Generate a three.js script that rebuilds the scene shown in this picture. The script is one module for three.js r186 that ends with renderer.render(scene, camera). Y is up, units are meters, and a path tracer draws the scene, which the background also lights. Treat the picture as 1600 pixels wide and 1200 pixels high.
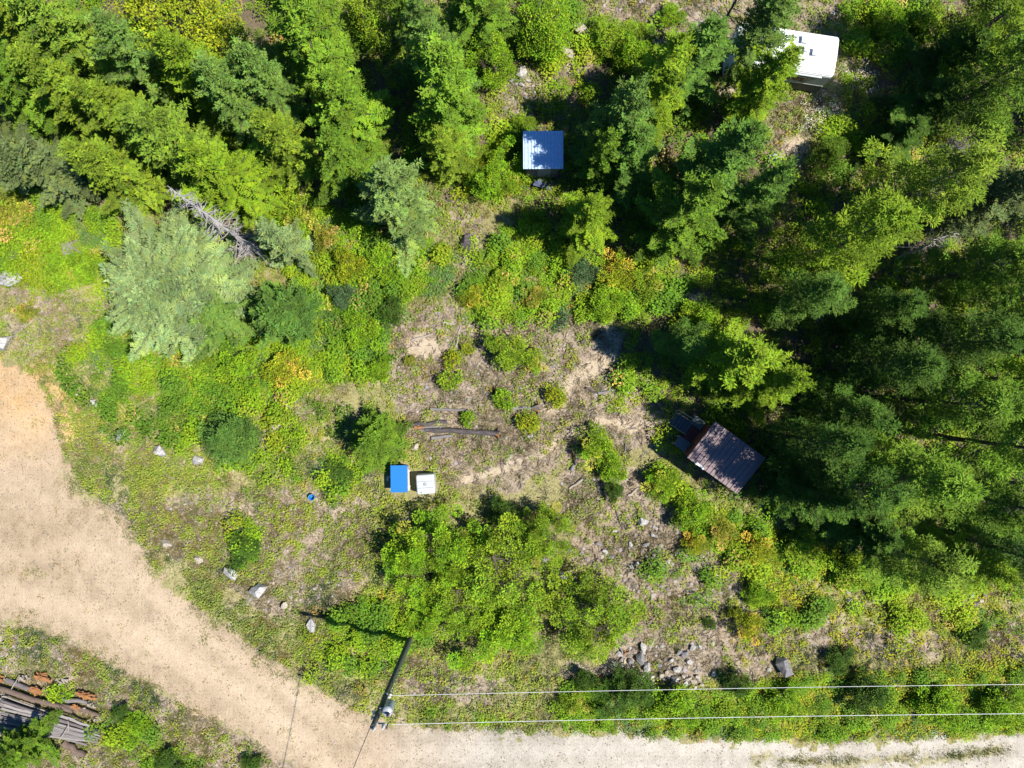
import * as THREE from 'three';
import { Sky } from 'three/addons/objects/Sky.js';
import { ConvexGeometry } from 'three/addons/geometries/ConvexGeometry.js';
import { RoundedBoxGeometry } from 'three/addons/geometries/RoundedBoxGeometry.js';
import { mergeGeometries } from 'three/addons/utils/BufferGeometryUtils.js';

// ---------------------------------------------------------------- camera, sky, sun, exposure
const H = 42, PPM = 26.5;                       // flying height above the ground, photo pixels per metre on the ground
const scene = new THREE.Scene();
const camera = new THREE.PerspectiveCamera(2 * Math.atan(600 / (PPM * H)) * 180 / Math.PI, 4 / 3, 0.5, 1200);
camera.position.set(0, H, 0); camera.up.set(0, 0, -1); camera.lookAt(0, 0, 0);
const renderer = new THREE.WebGLRenderer({ antialias: true });
renderer.toneMapping = THREE.LinearToneMapping; renderer.toneMappingExposure = 1.55;
renderer.shadowMap.enabled = true;
const sunDir = new THREE.Vector3(0.502, 0.861, 0.109).normalize();
const sky = new Sky(); sky.name = 'sky'; sky.scale.setScalar(1000);
Object.assign(sky.material.uniforms.turbidity, { value: 2.2 }); sky.material.uniforms.rayleigh.value = 0.95;
sky.material.uniforms.mieCoefficient.value = 0.004; sky.material.uniforms.cloudCoverage.value = 0;
sky.material.uniforms.sunPosition.value.copy(sunDir);
scene.add(sky); scene.environmentIntensity = 0.1;
const sun = new THREE.DirectionalLight(new THREE.Color(1, 0.955, 0.86), 5);
sun.position.copy(sunDir).multiplyScalar(90); sun.castShadow = true; sun.shadow.mapSize.set(4096, 4096);
Object.assign(sun.shadow.camera, { left: -45, right: 45, top: 40, bottom: -40, near: 10, far: 200 });
scene.add(sun); scene.add(sun.target);

// ---------------------------------------------------------------- helpers
const { PI, sin, cos, min, max, abs, sqrt, floor, pow, hypot, atan2 } = Math;
function rng(seed) { let s = seed >>> 0; const f = () => { s = (s + 0x6d2b79f5) | 0; let t = Math.imul(s ^ (s >>> 15), 1 | s); t = (t + Math.imul(t ^ (t >>> 7), 61 | t)) ^ t; return ((t ^ (t >>> 14)) >>> 0) / 4294967296; }; f.r = (a, b) => a + (b - a) * f(); f.n = () => (f() + f() + f() - 1.5) / 1.5; return f; }
const clamp = (x, a = 0, b = 1) => x < a ? a : x > b ? b : x, lerp = (a, b, t) => a + (b - a) * t, sstep = (a, b, x) => { const t = clamp((x - a) / (b - a)); return t * t * (3 - 2 * t); };
const NT = 256, noiseT = new Float32Array(NT * NT); { const q = rng(77); for (let i = 0; i < NT * NT; i++) noiseT[i] = q(); }
function vn(x, y) { const xi = floor(x), yi = floor(y), fx = x - xi, fy = y - yi, u = fx * fx * (3 - 2 * fx), v = fy * fy * (3 - 2 * fy), a = xi & 255, b = (xi + 1) & 255, c = (yi & 255) << 8, d = ((yi + 1) & 255) << 8; return lerp(lerp(noiseT[a + c], noiseT[b + c], u), lerp(noiseT[a + d], noiseT[b + d], u), v); }
function fbm(x, y, o = 4) { let s = 0, a = 0.5, n = 0; for (let i = 0; i < o; i++) { s += a * vn(x, y); n += a; a *= 0.5; x = x * 2.03 + 17.1; y = y * 2.03 + 5.3; } return s / n; }
// ground height: low swells and a roadside bank, flat on the road, level at the sheet's border
function gh(x, z) { const e = sstep(37, 32, abs(x)) * sstep(29, 25, abs(z)); const road = maskAt ? 1 - 0.85 * maskAt(sandM, x * PPM + 800, z * PPM + 600) : 1; return e * road * ((fbm(x * 0.16 + 40, z * 0.16 + 9, 3) - 0.5) * 0.9 + (fbm(x * 0.9, z * 0.9 + 60, 2) - 0.5) * 0.16); }
const X = (px, h = 0) => (px - 800) / PPM * (1 - h / H), Z = (py, h = 0) => (py - 600) / PPM * (1 - h / H);
const used = new Map();
function numbered(n) { const k = used.get(n) || 0; used.set(n, k + 1); return k ? n + '_' + String(k).padStart(3, '0') : n; }
const shade = (o) => { o.traverse((m) => { if (m.isMesh) { m.castShadow = true; m.receiveShadow = true; } }); return o; };
function tag(o, label, category, group) { if (label) o.userData.label = label; if (category) o.userData.category = category; if (group) o.userData.group = group; return o; }
function thing(name, label, category, x, y, z, turn = 0, group) { const o = new THREE.Group(); o.name = numbered(name); o.position.set(x, y, z); o.rotation.y = turn; tag(o, label, category, group); scene.add(o); return o; }
function part(name, geo, mat, parent, kind) { const m = new THREE.Mesh(geo, mat); m.name = name; m.castShadow = m.receiveShadow = true; if (kind) m.userData.kind = kind; parent.add(m); return m; }
function single(name, geo, mat, label, category, group) { const m = new THREE.Mesh(geo, mat); m.name = numbered(name); m.castShadow = m.receiveShadow = true; tag(m, label, category, group); scene.add(m); return m; }
const std = (c, rough = 0.8, o = {}) => new THREE.MeshStandardMaterial({ color: new THREE.Color().setRGB(...c), roughness: rough, ...o });
const box = (w, h, d, x = 0, y = 0, z = 0, ry = 0) => { const g = new RoundedBoxGeometry(w, h, d, 1, min(w, h, d) * 0.12); if (ry) g.rotateY(ry); g.translate(x, y, z); return g; };
const cyl = (r0, r1, h, x = 0, y = 0, z = 0, n = 12) => new THREE.CylinderGeometry(r1, r0, h, n).translate(x, y + h / 2, z);
class Mesher {                                   // collects faces, with colours, into one geometry
  constructor() { this.p = []; this.c = []; this.i = []; }
  v(x, y, z, c) { this.p.push(x, y, z); this.c.push(c[0], c[1], c[2]); return this.p.length / 3 - 1; }
  kite(bx, by, bz, dx, dy, dz, len, w, c, fold, nx, ny, nz) {   // a leaf: base, two shoulders, tip, folded about its midrib
    let sx = dy * nz - dz * ny, sy = dz * nx - dx * nz, sz = dx * ny - dy * nx; const l = hypot(sx, sy, sz) || 1; sx /= l; sy /= l; sz /= l;
    const mx = bx + dx * len * 0.45, my = by + dy * len * 0.45, mz = bz + dz * len * 0.45, f = -fold * w;
    const a = this.v(bx, by, bz, c), b = this.v(mx + sx * w + nx * f, my + sy * w + ny * f, mz + sz * w + nz * f, c), t = this.v(bx + dx * len, by + dy * len, bz + dz * len, c), d = this.v(mx - sx * w + nx * f, my - sy * w + ny * f, mz - sz * w + nz * f, c);
    this.i.push(a, b, t, a, t, d);
  }
  limb(pts, rads, c, n = 5) {                    // a tapered tube through points
    const base = this.p.length / 3;
    for (let k = 0; k < pts.length; k++) {
      const a = pts[max(0, k - 1)], b = pts[min(pts.length - 1, k + 1)], d = new THREE.Vector3().subVectors(b, a).normalize(), u = new THREE.Vector3(abs(d.y) > 0.9 ? 1 : 0, abs(d.y) > 0.9 ? 0 : 1, 0).cross(d).normalize(), w = new THREE.Vector3().crossVectors(d, u);
      for (let j = 0; j < n; j++) { const t = j / n * 2 * PI, q = pts[k], r = rads[k]; this.v(q.x + (u.x * cos(t) + w.x * sin(t)) * r, q.y + (u.y * cos(t) + w.y * sin(t)) * r, q.z + (u.z * cos(t) + w.z * sin(t)) * r, c); }
    }
    for (let k = 0; k < pts.length - 1; k++) for (let j = 0; j < n; j++) { const a = base + k * n + j, b = base + k * n + (j + 1) % n; this.i.push(a, b, a + n, b, b + n, a + n); }
    for (const e of [0, pts.length - 1]) for (let j = 1; j < n - 1; j++) e ? this.i.push(base + e * n, base + e * n + j, base + e * n + j + 1) : this.i.push(base, base + j + 1, base + j);
  }
  geo() { const g = new THREE.BufferGeometry(); g.setAttribute('position', new THREE.Float32BufferAttribute(this.p, 3)); g.setAttribute('color', new THREE.Float32BufferAttribute(this.c, 3)); g.setIndex(this.i); g.computeVertexNormals(); return g; }
}
const V = (x, y, z) => new THREE.Vector3(x, y, z);

// ---------------------------------------------------------------- zones of the ground, laid out in metres on its plan
const MW = 480, MH = 380, MX0 = -160, MY0 = -160, MC = 4;      // plan grid: 4 "photo pixels" (15 cm) a cell
function zone(draw, blur = 2) {
  const cv = document.createElement('canvas'); cv.width = MW; cv.height = MH; const g = cv.getContext('2d'); g.fillStyle = '#000'; g.fillRect(0, 0, MW, MH);
  g.setTransform(1 / MC, 0, 0, 1 / MC, -MX0 / MC, -MY0 / MC); draw(g);
  const d = g.getImageData(0, 0, MW, MH).data; let a = new Float32Array(MW * MH); for (let i = 0; i < a.length; i++) a[i] = d[i * 4] / 255;
  for (let k = 0; k < blur; k++) { const b = new Float32Array(a.length); for (let y = 1; y < MH - 1; y++) for (let x = 1; x < MW - 1; x++) { const i = y * MW + x; b[i] = (a[i] * 2 + a[i - 1] + a[i + 1] + a[i - MW] + a[i + MW]) / 6; } a = b; }
  return a;
}
const poly = (g, v, a = 1) => { g.fillStyle = `rgba(255,255,255,${a})`; g.beginPath(); for (let i = 0; i < v.length; i += 2) i ? g.lineTo(v[i], v[i + 1]) : g.moveTo(v[0], v[1]); g.closePath(); g.fill(); };
const blot = (g, x, y, rx, ry = rx, a = 1, t = 0) => { g.fillStyle = `rgba(255,255,255,${a})`; g.beginPath(); g.ellipse(x, y, rx, ry, t, 0, 7); g.fill(); };
const hole = (g, x, y, rx, ry = rx, a = 1) => { g.fillStyle = `rgba(0,0,0,${a})`; g.beginPath(); g.ellipse(x, y, rx, ry, 0, 0, 7); g.fill(); };
const strip = (g, v, w, a = 1) => { g.strokeStyle = `rgba(255,255,255,${a})`; g.lineWidth = w; g.lineCap = 'round'; g.lineJoin = 'round'; g.beginPath(); for (let i = 0; i < v.length; i += 2) i ? g.lineTo(v[i], v[i + 1]) : g.moveTo(v[0], v[1]); g.stroke(); };
const sandM = zone((g) => {
  poly(g, [-170, 545, 0, 560, 42, 578, 72, 610, 88, 650, 100, 700, 124, 748, 165, 785, 200, 806, 224, 850, 246, 898, 300, 945, 370, 992, 430, 1032, 500, 1078, 560, 1112, 620, 1130, 760, 1142, 900, 1146, 1100, 1152, 1300, 1158, 1480, 1152, 1560, 1143, 1770, 1138, 1770, 1370, 620, 1370, 520, 1235, 440, 1198, 380, 1152, 300, 1108, 220, 1072, 140, 1022, 60, 985, -170, 955]);
}, 2);
const trackM = zone((g) => { strip(g, [-170, 915, 0, 925, 100, 945, 200, 985, 300, 1040, 400, 1100, 480, 1165, 540, 1230], 34, 0.8); strip(g, [-170, 860, 0, 862, 120, 850, 190, 880, 300, 985, 400, 1050, 500, 1110, 600, 1160], 26, 0.6); strip(g, [560, 1185, 760, 1175, 1000, 1172, 1300, 1172, 1500, 1163, 1770, 1150], 20, 0.7); strip(g, [600, 1230, 900, 1205, 1300, 1208, 1770, 1190], 22, 0.7); blot(g, 60, 720, 60, 90, 0.4); }, 7);
const strawM = zone((g) => { blot(g, 112, 660, 26, 34); blot(g, 95, 615, 22, 14, 0.8); blot(g, 70, 580, 40, 24, 0.5); blot(g, 195, 645, 16, 40, 0.5); blot(g, 1400, 1040, 40, 12, 0.3); }, 4);
const dryM = zone((g) => {
  poly(g, [600, 500, 690, 470, 760, 500, 860, 490, 940, 500, 985, 545, 1010, 600, 1040, 640, 1020, 690, 900, 720, 790, 770, 700, 760, 650, 700, 620, 640, 600, 560], 0.95);
  poly(g, [700, 295, 745, 330, 760, 400, 725, 470, 690, 470, 720, 380], 0.8);
  poly(g, [140, 790, 330, 760, 560, 770, 600, 830, 580, 900, 520, 960, 430, 980, 330, 900, 230, 850], 0.75);
  poly(g, [870, 740, 1000, 740, 1050, 800, 1120, 860, 1200, 960, 1235, 1060, 1000, 1075, 880, 1060, 960, 1010, 1000, 930, 890, 870], 0.95);
  poly(g, [880, -20, 1240, -20, 1150, 60, 1000, 60, 960, 90, 890, 180, 780, 210, 780, 130, 880, 110], 0.9);
  poly(g, [1210, -20, 1400, -20, 1350, 60, 1330, 150, 1240, 250, 1200, 240, 1180, 160, 1240, 60], 0.7);
  poly(g, [1450, -20, 1560, -20, 1500, 60], 0.9); poly(g, [-170, 960, 60, 985, 140, 1022, 220, 1072, 300, 1108, 380, 1152, 460, 1210, 480, 1370, -170, 1370], 0.9);
  poly(g, [0, 420, 40, 420, 130, 480, 110, 560, 0, 560], 0.6); blot(g, 1330, 1000, 90, 28, 0.7); blot(g, 1420, 1010, 80, 30, 0.6); blot(g, 1575, 1000, 50, 26, 0.9); blot(g, 1240, 1010, 50, 30, 0.6);
  blot(g, 720, 1080, 70, 22, 0.8); blot(g, 650, 1060, 50, 30, 0.6); blot(g, 960, 1050, 90, 14, 1); blot(g, 500, 640, 40, 30, 0.6); blot(g, 450, 680, 60, 30, 0.5); blot(g, 520, 730, 40, 22, 0.4); blot(g, 1060, 790, 30, 40, 0.4); blot(g, 190, 700, 60, 30, 0.5);
}, 5);
const pathM = zone((g) => { strip(g, [1030, 662, 960, 662, 900, 672, 850, 700, 790, 730, 720, 752], 14, 0.9); strip(g, [600, 775, 560, 785, 500, 800], 14, 0.6); strip(g, [860, 640, 900, 590, 960, 560], 26, 0.8); blot(g, 660, 540, 30, 20, 1); strip(g, [880, 1050, 1000, 1040], 14, 0.9); blot(g, 372, 795, 16, 9, 0.9); strip(g, [395, 785, 392, 805], 14, 0.8); blot(g, 1248, 225, 22, 16, 0.9); blot(g, 1150, 135, 20, 14, 0.8); blot(g, 1235, 245, 26, 14, 0.7); strip(g, [1060, 40, 1000, 35, 960, 25], 10, 0.6); strip(g, [900, 60, 890, 100], 14, 0.8); blot(g, 1075, 468, 20, 8, 0.8); blot(g, 1310, 240, 60, 10, 0.5); }, 3);
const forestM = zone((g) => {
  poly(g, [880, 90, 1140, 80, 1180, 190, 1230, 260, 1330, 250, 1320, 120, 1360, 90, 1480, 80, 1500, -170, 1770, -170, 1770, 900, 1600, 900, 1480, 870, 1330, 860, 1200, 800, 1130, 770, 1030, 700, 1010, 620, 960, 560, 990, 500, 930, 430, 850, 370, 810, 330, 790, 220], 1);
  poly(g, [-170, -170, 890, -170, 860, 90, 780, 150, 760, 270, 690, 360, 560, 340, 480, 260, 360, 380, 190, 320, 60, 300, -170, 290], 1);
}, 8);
const herbM = zone((g) => {   // leafy, waist-high growth
  poly(g, [-20, 280, 170, 330, 200, 370, 150, 420, 170, 480, 190, 560, 260, 640, 340, 640, 420, 620, 520, 600, 600, 580, 600, 520, 640, 470, 700, 460, 720, 400, 690, 380, 560, 340, 440, 300, 420, 400, 480, 460, 430, 520, 300, 530, 200, 480, 170, 430, 60, 460, -20, 420], 0.9);
  poly(g, [860, 1100, 900, 1065, 1100, 1075, 1240, 1060, 1600, 1030, 1620, 1140, 1480, 1148, 1300, 1152, 1000, 1146, 880, 1138], 0.95); blot(g, 680, 1108, 26, 10, 0.7); blot(g, 765, 1125, 40, 10, 0.7); blot(g, 700, 1128, 14, 6, 0.7);
  poly(g, [1020, 720, 1100, 780, 1240, 830, 1400, 880, 1480, 900, 1400, 925, 1250, 900, 1190, 960, 1120, 860, 1040, 790], 0.85); poly(g, [1190, 900, 1400, 920, 1600, 910, 1600, 985, 1400, 995, 1200, 975], 0.4);
  poly(g, [830, 330, 900, 400, 990, 420, 1060, 440, 1080, 470, 980, 500, 900, 490, 820, 500, 730, 500, 720, 440, 760, 380], 0.9); poly(g, [380, 780, 420, 860, 400, 890, 350, 870], 0.6); poly(g, [1030, 620, 960, 640, 940, 600, 1010, 560], 0.6);
  blot(g, 30, 340, 60, 60, 0.8); blot(g, 290, 640, 150, 60, 0.42); blot(g, 470, 650, 70, 50, 0.4); blot(g, 175, 545, 50, 40, 0.35); blot(g, 420, 730, 100, 30, 0.3); blot(g, 560, 1020, 80, 50, 0.4); blot(g, 200, 1140, 50, 24, 0.9); blot(g, 90, 1090, 20, 10, 0.7); blot(g, 270, 1190, 60, 18, 0.7); blot(g, 180, 580, 80, 50, 0.45); blot(g, 800, 250, 50, 60, 0.7); blot(g, 870, 60, 60, 60, 0.6); blot(g, 960, 60, 70, 40, 0.7); blot(g, 1380, 40, 70, 60, 0.7); blot(g, 1330, 200, 50, 40, 0.6); blot(g, 1060, 900, 60, 40, 0.35); blot(g, 620, 970, 60, 60, 0.6); blot(g, 530, 740, 44, 40, 0.7); blot(g, 560, 1000, 100, 50, 0.25);
}, 6);
const grassM = zone((g) => {   // short turf and weeds by the road
  poly(g, [100, 560, 260, 620, 420, 660, 560, 700, 620, 780, 600, 860, 640, 940, 660, 1060, 640, 1110, 520, 1085, 400, 1010, 290, 930, 235, 860, 200, 800, 120, 760, 110, 690], 0.9);
  strip(g, [1180, 1188, 1260, 1190, 1380, 1186, 1480, 1180, 1570, 1172], 12, 1); strip(g, [0, 990, 90, 1020, 170, 1060, 240, 1090], 40, 0.7); strip(g, [0, 893, 60, 897, 120, 880], 12, 0.45); strip(g, [90, 920, 200, 990, 330, 1080], 8, 0.15); strip(g, [440, 1140, 480, 1190], 10, 0.35); strip(g, [100, 740, 115, 765], 22, 0.6); blot(g, 175, 770, 12, 24, 0.9); blot(g, 60, 663, 6, 6, 0.9);
  strip(g, [235, 870, 290, 935, 350, 985, 430, 1040, 510, 1090, 570, 1120], 34, 0.4); strip(g, [130, 765, 200, 800, 240, 870], 40, 0.3); strip(g, [0, 950, 70, 985, 150, 1030, 230, 1080, 320, 1125, 400, 1170], 30, 0.35); strip(g, [640, 1130, 900, 1142, 1300, 1155, 1600, 1140], 14, 0.5); strip(g, [200, 935, 300, 985, 360, 1020], 12, 0.2);
  poly(g, [640, 780, 900, 740, 900, 800, 650, 800], 0.5); poly(g, [1200, 880, 1600, 900, 1600, 1060, 1240, 1060, 1170, 960], 0.6); poly(g, [1210, 0, 1400, 0, 1350, 160, 1230, 260], 0.6); poly(g, [600, 470, 1000, 500, 1030, 700, 650, 760], 0.32); poly(g, [880, 760, 1200, 860, 1230, 1060, 1000, 1060], 0.3);
  poly(g, [860, 0, 1150, 0, 1000, 110, 860, 200], 0.45); poly(g, [-20, 380, 200, 420, 200, 560, 60, 590, -20, 540], 0.6); poly(g, [-20, 1000, 420, 1200, -20, 1220], 0.35); poly(g, [640, 1040, 900, 1050, 860, 1130, 640, 1110], 0.6);
}, 4);
function maskAt(m, px, py) { const x = clamp((px - MX0) / MC - 0.5, 0, MW - 1.001), y = clamp((py - MY0) / MC - 0.5, 0, MH - 1.001), xi = floor(x), yi = floor(y), fx = x - xi, fy = y - yi, i = yi * MW + xi; return lerp(lerp(m[i], m[i + 1], fx), lerp(m[i + MW], m[i + MW + 1], fx), fy); }

// ---------------------------------------------------------------- ground
const GW = 1920 / PPM, GD = 1520 / PPM;
function groundColour(px, py, out) {             // linear albedo
  const wx = px + (fbm(px * 0.03, py * 0.03, 3) - 0.5) * 36 + (vn(px * 0.22, py * 0.22) - 0.5) * 9, wy = py + (fbm(px * 0.03 + 91, py * 0.03 + 33, 3) - 0.5) * 36 + (vn(px * 0.22 + 50, py * 0.22) - 0.5) * 9;
  const n1 = fbm(px * 0.012 + 3, py * 0.012, 3), n2 = fbm(px * 0.09, py * 0.09 + 7, 3), n3 = vn(px * 0.5, py * 0.5), n4 = vn(px * 0.9 + 31, py * 0.9 + 11);
  const g = (n2 - 0.5) * 0.7 + (n3 - 0.5) * 0.65 + (n4 - 0.5) * 0.7;
  // soil and dead herbage under the plants
  let r = 0.25 + 0.17 * g, gr = 0.225 + 0.14 * g, b = 0.095 + 0.07 * g;
  const mix = (t, R, G, B) => { r = lerp(r, R, t); gr = lerp(gr, G, t); b = lerp(b, B, t); };
  const gm = maskAt(grassM, wx, wy); mix(gm * 0.75, 0.35 + 0.2 * g, 0.305 + 0.17 * g, 0.15 + 0.1 * g);
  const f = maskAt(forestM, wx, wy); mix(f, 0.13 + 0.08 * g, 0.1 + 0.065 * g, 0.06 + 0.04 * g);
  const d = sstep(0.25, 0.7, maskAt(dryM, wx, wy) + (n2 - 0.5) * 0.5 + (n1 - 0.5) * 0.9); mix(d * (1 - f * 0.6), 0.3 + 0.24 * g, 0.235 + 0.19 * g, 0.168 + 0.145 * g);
  if (d > 0.2 && n4 > 0.8 && n2 > 0.46) mix(0.6, 0.32, 0.29, 0.26);                    // pale chips and stones
  if (d > 0.2 && n3 < 0.2) mix(0.45, 0.07, 0.055, 0.04);
  const pm = maskAt(pathM, wx, wy); mix(sstep(0.2, 0.7, pm + (n2 - 0.5) * 0.5), 0.44 + 0.1 * g, 0.355 + 0.085 * g, 0.255 + 0.07 * g);
  const st = maskAt(strawM, wx, wy); mix(sstep(0.25, 0.6, st + (n2 - 0.5) * 0.4), 0.5 + 0.13 * g, 0.36 + 0.11 * g, 0.15 + 0.07 * g);
  const s = sstep(0.38, 0.66, maskAt(sandM, wx + (vn(px * 0.07, py * 0.07 + 5) - 0.5) * 26, wy + (vn(px * 0.07 + 9, py * 0.07) - 0.5) * 26) + (n2 - 0.5) * 0.5 + (n3 - 0.5) * 0.35), tr = maskAt(trackM, px + (n1 - 0.5) * 20, py + (n1 - 0.5) * 20);
  if (s > 0) {
    const fine = (n3 - 0.5) * 0.035 + (n4 - 0.5) * 0.05 + (n2 - 0.5) * 0.06 + (n1 - 0.5) * 0.1; let R = 0.42 + fine, G = 0.322 + fine * 0.9, B = 0.222 + fine * 0.75;
    const gravel = sstep(520, 800, px) * sstep(1040, 1110, py); R = lerp(R, 0.42 + fine * 1.3, gravel); G = lerp(G, 0.38 + fine * 1.3, gravel); B = lerp(B, 0.325 + fine * 1.2, gravel);   // grey crushed stone on the lower road
    const ochre = sstep(760, 600, py) * sstep(175, 30, px) * (0.35 + 0.9 * fbm(px * 0.03, py * 0.03 + 44, 3)); R = lerp(R, 0.56, ochre); G = lerp(G, 0.365, ochre); B = lerp(B, 0.185, ochre);
    const k2 = 0.9 + 0.22 * tr + (1 - tr) * (n2 - 0.5) * 0.28 + (fbm(px * 0.05, py * 0.05 + 70, 3) - 0.5) * 0.06 + (n4 - 0.5) * 0.12; R *= k2; G *= k2 * (1 - 0.015 * (1 - tr)); B *= k2 * (1 - 0.05 * (1 - tr));
    if (n4 > 0.77 && n3 > 0.38 + 0.35 * tr) { const k = 0.5; R *= k; G *= k; B *= k; }                     // dark pebbles
    mix(s * (1 - 0.75 * sstep(0.35, 0.8, gm + (n2 - 0.5) * 0.4)), R, G, B);
  }
  out[0] = clamp(r, 0.012, 0.8); out[1] = clamp(gr, 0.012, 0.8); out[2] = clamp(b, 0.008, 0.8);
}
{
  const W = 2048, D = 1620, data = new Uint8Array(W * D * 4), c = [0, 0, 0], enc = (v) => 255 * (v <= 0.0031308 ? v * 12.92 : 1.055 * pow(v, 1 / 2.4) - 0.055);
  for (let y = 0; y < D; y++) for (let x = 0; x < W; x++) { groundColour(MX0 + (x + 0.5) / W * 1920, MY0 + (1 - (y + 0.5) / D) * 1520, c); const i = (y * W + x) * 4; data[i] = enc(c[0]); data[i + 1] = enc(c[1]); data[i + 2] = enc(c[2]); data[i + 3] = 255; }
  const map = new THREE.DataTexture(data, W, D); map.colorSpace = THREE.SRGBColorSpace; map.magFilter = THREE.LinearFilter; map.minFilter = THREE.LinearMipmapLinearFilter; map.generateMipmaps = true; map.needsUpdate = true;
  const B = 512, bd = new Uint8Array(B * B * 4); for (let y = 0; y < B; y++) for (let x = 0; x < B; x++) { const v = 255 * clamp(0.5 * vn(x * 0.5, y * 0.5) + 0.3 * vn(x * 0.125, y * 0.125 + 3) + 0.2 * noiseT[(x & 255) + ((y & 255) << 8)]), i = (y * B + x) * 4; bd[i] = bd[i + 1] = bd[i + 2] = v; bd[i + 3] = 255; }
  const bump = new THREE.DataTexture(bd, B, B); bump.wrapS = bump.wrapT = THREE.RepeatWrapping; bump.repeat.set(12, 10); bump.magFilter = THREE.LinearFilter; bump.needsUpdate = true;
  const geo = new THREE.PlaneGeometry(GW, GD, 240, 190).rotateX(-PI / 2).translate(X(MX0 + 960), 0, Z(MY0 + 760)), p = geo.attributes.position;
  for (let i = 0; i < p.count; i++) p.setY(i, gh(p.getX(i), p.getZ(i)));
  geo.computeVertexNormals();
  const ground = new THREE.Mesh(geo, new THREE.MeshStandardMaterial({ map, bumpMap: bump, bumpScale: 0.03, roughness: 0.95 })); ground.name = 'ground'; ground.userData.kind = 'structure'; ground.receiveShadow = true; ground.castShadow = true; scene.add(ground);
  // the land round about, out to the horizon
  const T = 512, td = new Uint8Array(T * T * 4); for (let y = 0; y < T; y++) for (let x = 0; x < T; x++) { const a = vn(x * 0.125, y * 0.125), b = vn(x * 0.5, y * 0.5), k = 0.05 + 0.09 * (0.6 * a + 0.4 * b), i = (y * T + x) * 4; td[i] = enc(k * 1.1); td[i + 1] = enc(k * 1.25); td[i + 2] = enc(k * 0.5); td[i + 3] = 255; }
  const tm = new THREE.DataTexture(td, T, T); tm.colorSpace = THREE.SRGBColorSpace; tm.wrapS = tm.wrapT = THREE.RepeatWrapping; tm.repeat.set(1 / 18, 1 / 18); tm.magFilter = THREE.LinearFilter; tm.needsUpdate = true;
  const sh = new THREE.Shape([[-600, -600], [600, -600], [600, 600], [-600, 600]].map((q) => new THREE.Vector2(...q))), x0 = X(MX0), x1 = X(MX0 + 1920), y0 = -Z(MY0), y1 = -Z(MY0 + 1520);
  sh.holes.push(new THREE.Path([[x0, y0], [x1, y0], [x1, y1], [x0, y1]].map((q) => new THREE.Vector2(...q))));
  const land = new THREE.Mesh(new THREE.ShapeGeometry(sh).rotateX(-PI / 2), new THREE.MeshStandardMaterial({ map: tm, roughness: 1 })); land.name = 'terrain'; land.userData.kind = 'structure'; land.receiveShadow = true; scene.add(land);
}

// ---------------------------------------------------------------- ground cover nobody could count
const leafMat = (tint = [1, 1, 1], through = 0.3) => new THREE.MeshPhysicalMaterial({ color: new THREE.Color().setRGB(...tint), vertexColors: true, roughness: 0.85, specularIntensity: 0.35, transmission: through, thickness: 0, side: THREE.DoubleSide });
const keepOut = [[1135, 716, 38], [849, 232, 28], [623, 748, 26], [664, 757, 24]];
function tuftGeo(seed, n, h, spread, w, lean) { const q = rng(seed), m = new Mesher(); for (let i = 0; i < n; i++) { const a = q() * 2 * PI, l = q.r(0.2, lean), d = V(cos(a) * l, 1, sin(a) * l).normalize(), k = q.r(0.75, 1.2), r = spread * sqrt(q()), b = q() * 6.3; m.kite(cos(b) * r, -0.02, sin(b) * r, d.x, d.y, d.z, h * q.r(0.6, 1.15), w, [k * q.r(0.9, 1.1), k, k * q.r(0.8, 1.1)], 0.3, -sin(a), 0.1, cos(a)); } return m.geo(); }
function leafGeo(seed, n, h, spread, len, w) { const q = rng(seed), m = new Mesher(); for (let i = 0; i < n; i++) { const a = q() * 2 * PI, e = q.r(-0.2, 0.35), d = V(cos(a) * cos(e), sin(e), sin(a) * cos(e)), k = q.r(0.7, 1.3), r = spread * sqrt(q()), b = q() * 6.3, y = h * q.r(0.25, 1) * (1 - 0.5 * (r / spread) ** 2), up = V(q.n() * 0.5, 1, q.n() * 0.5).normalize(); m.kite(cos(b) * r, y, sin(b) * r, d.x, d.y, d.z, len * q.r(0.6, 1.2), w * q.r(0.7, 1.1), [k * q.r(0.88, 1.16), k, k * q.r(0.6, 1.2)], 0.25, up.x, up.y, up.z); } return m.geo(); }
function scatter(name, label, geo, mat, count, seed, pick, cat) {
  const q = rng(seed), M = [], C = [], m4 = new THREE.Matrix4(), e = new THREE.Euler(), qu = new THREE.Quaternion();
  for (let i = 0; i < count; i++) {
    const px = q.r(-30, 1630), py = q.r(-30, 1230); let skip = false; for (const k of keepOut) if (hypot(px - k[0], py - k[1]) < k[2]) skip = true;
    const r = skip ? null : pick(px, py, q); if (!r) continue;
    const x = X(px), z = Z(py); e.set(q.n() * 0.2, q() * 6.3, q.n() * 0.2); m4.compose(V(x, gh(x, z) + (r.y || 0), z), qu.setFromEuler(e), V(r.s, r.s * (r.v || 1), r.s)); M.push(m4.clone()); C.push(r.c);
  }
  const im = new THREE.InstancedMesh(geo, mat, M.length), col = new THREE.Color(); M.forEach((m, i) => { im.setMatrixAt(i, m); im.setColorAt(i, col.setRGB(...C[i])); });
  im.name = numbered(name); im.castShadow = im.receiveShadow = true; im.userData.kind = 'stuff'; tag(im, label, cat); scene.add(im); return im;
}
const varied = (c, q, a = 0.25) => { const k = 1 + (q() - 0.5) * 2 * a; return [c[0] * k * q.r(0.9, 1.12), c[1] * k, c[2] * k * q.r(0.8, 1.2)]; };
const GRN = [0.125, 0.245, 0.02], YEL = [0.32, 0.385, 0.02], DRY = [0.46, 0.37, 0.16], TEAL = [0.12, 0.21, 0.08], LIME = [0.215, 0.37, 0.014], OCH = [0.38, 0.29, 0.03], BRN = [0.24, 0.175, 0.1];
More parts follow.
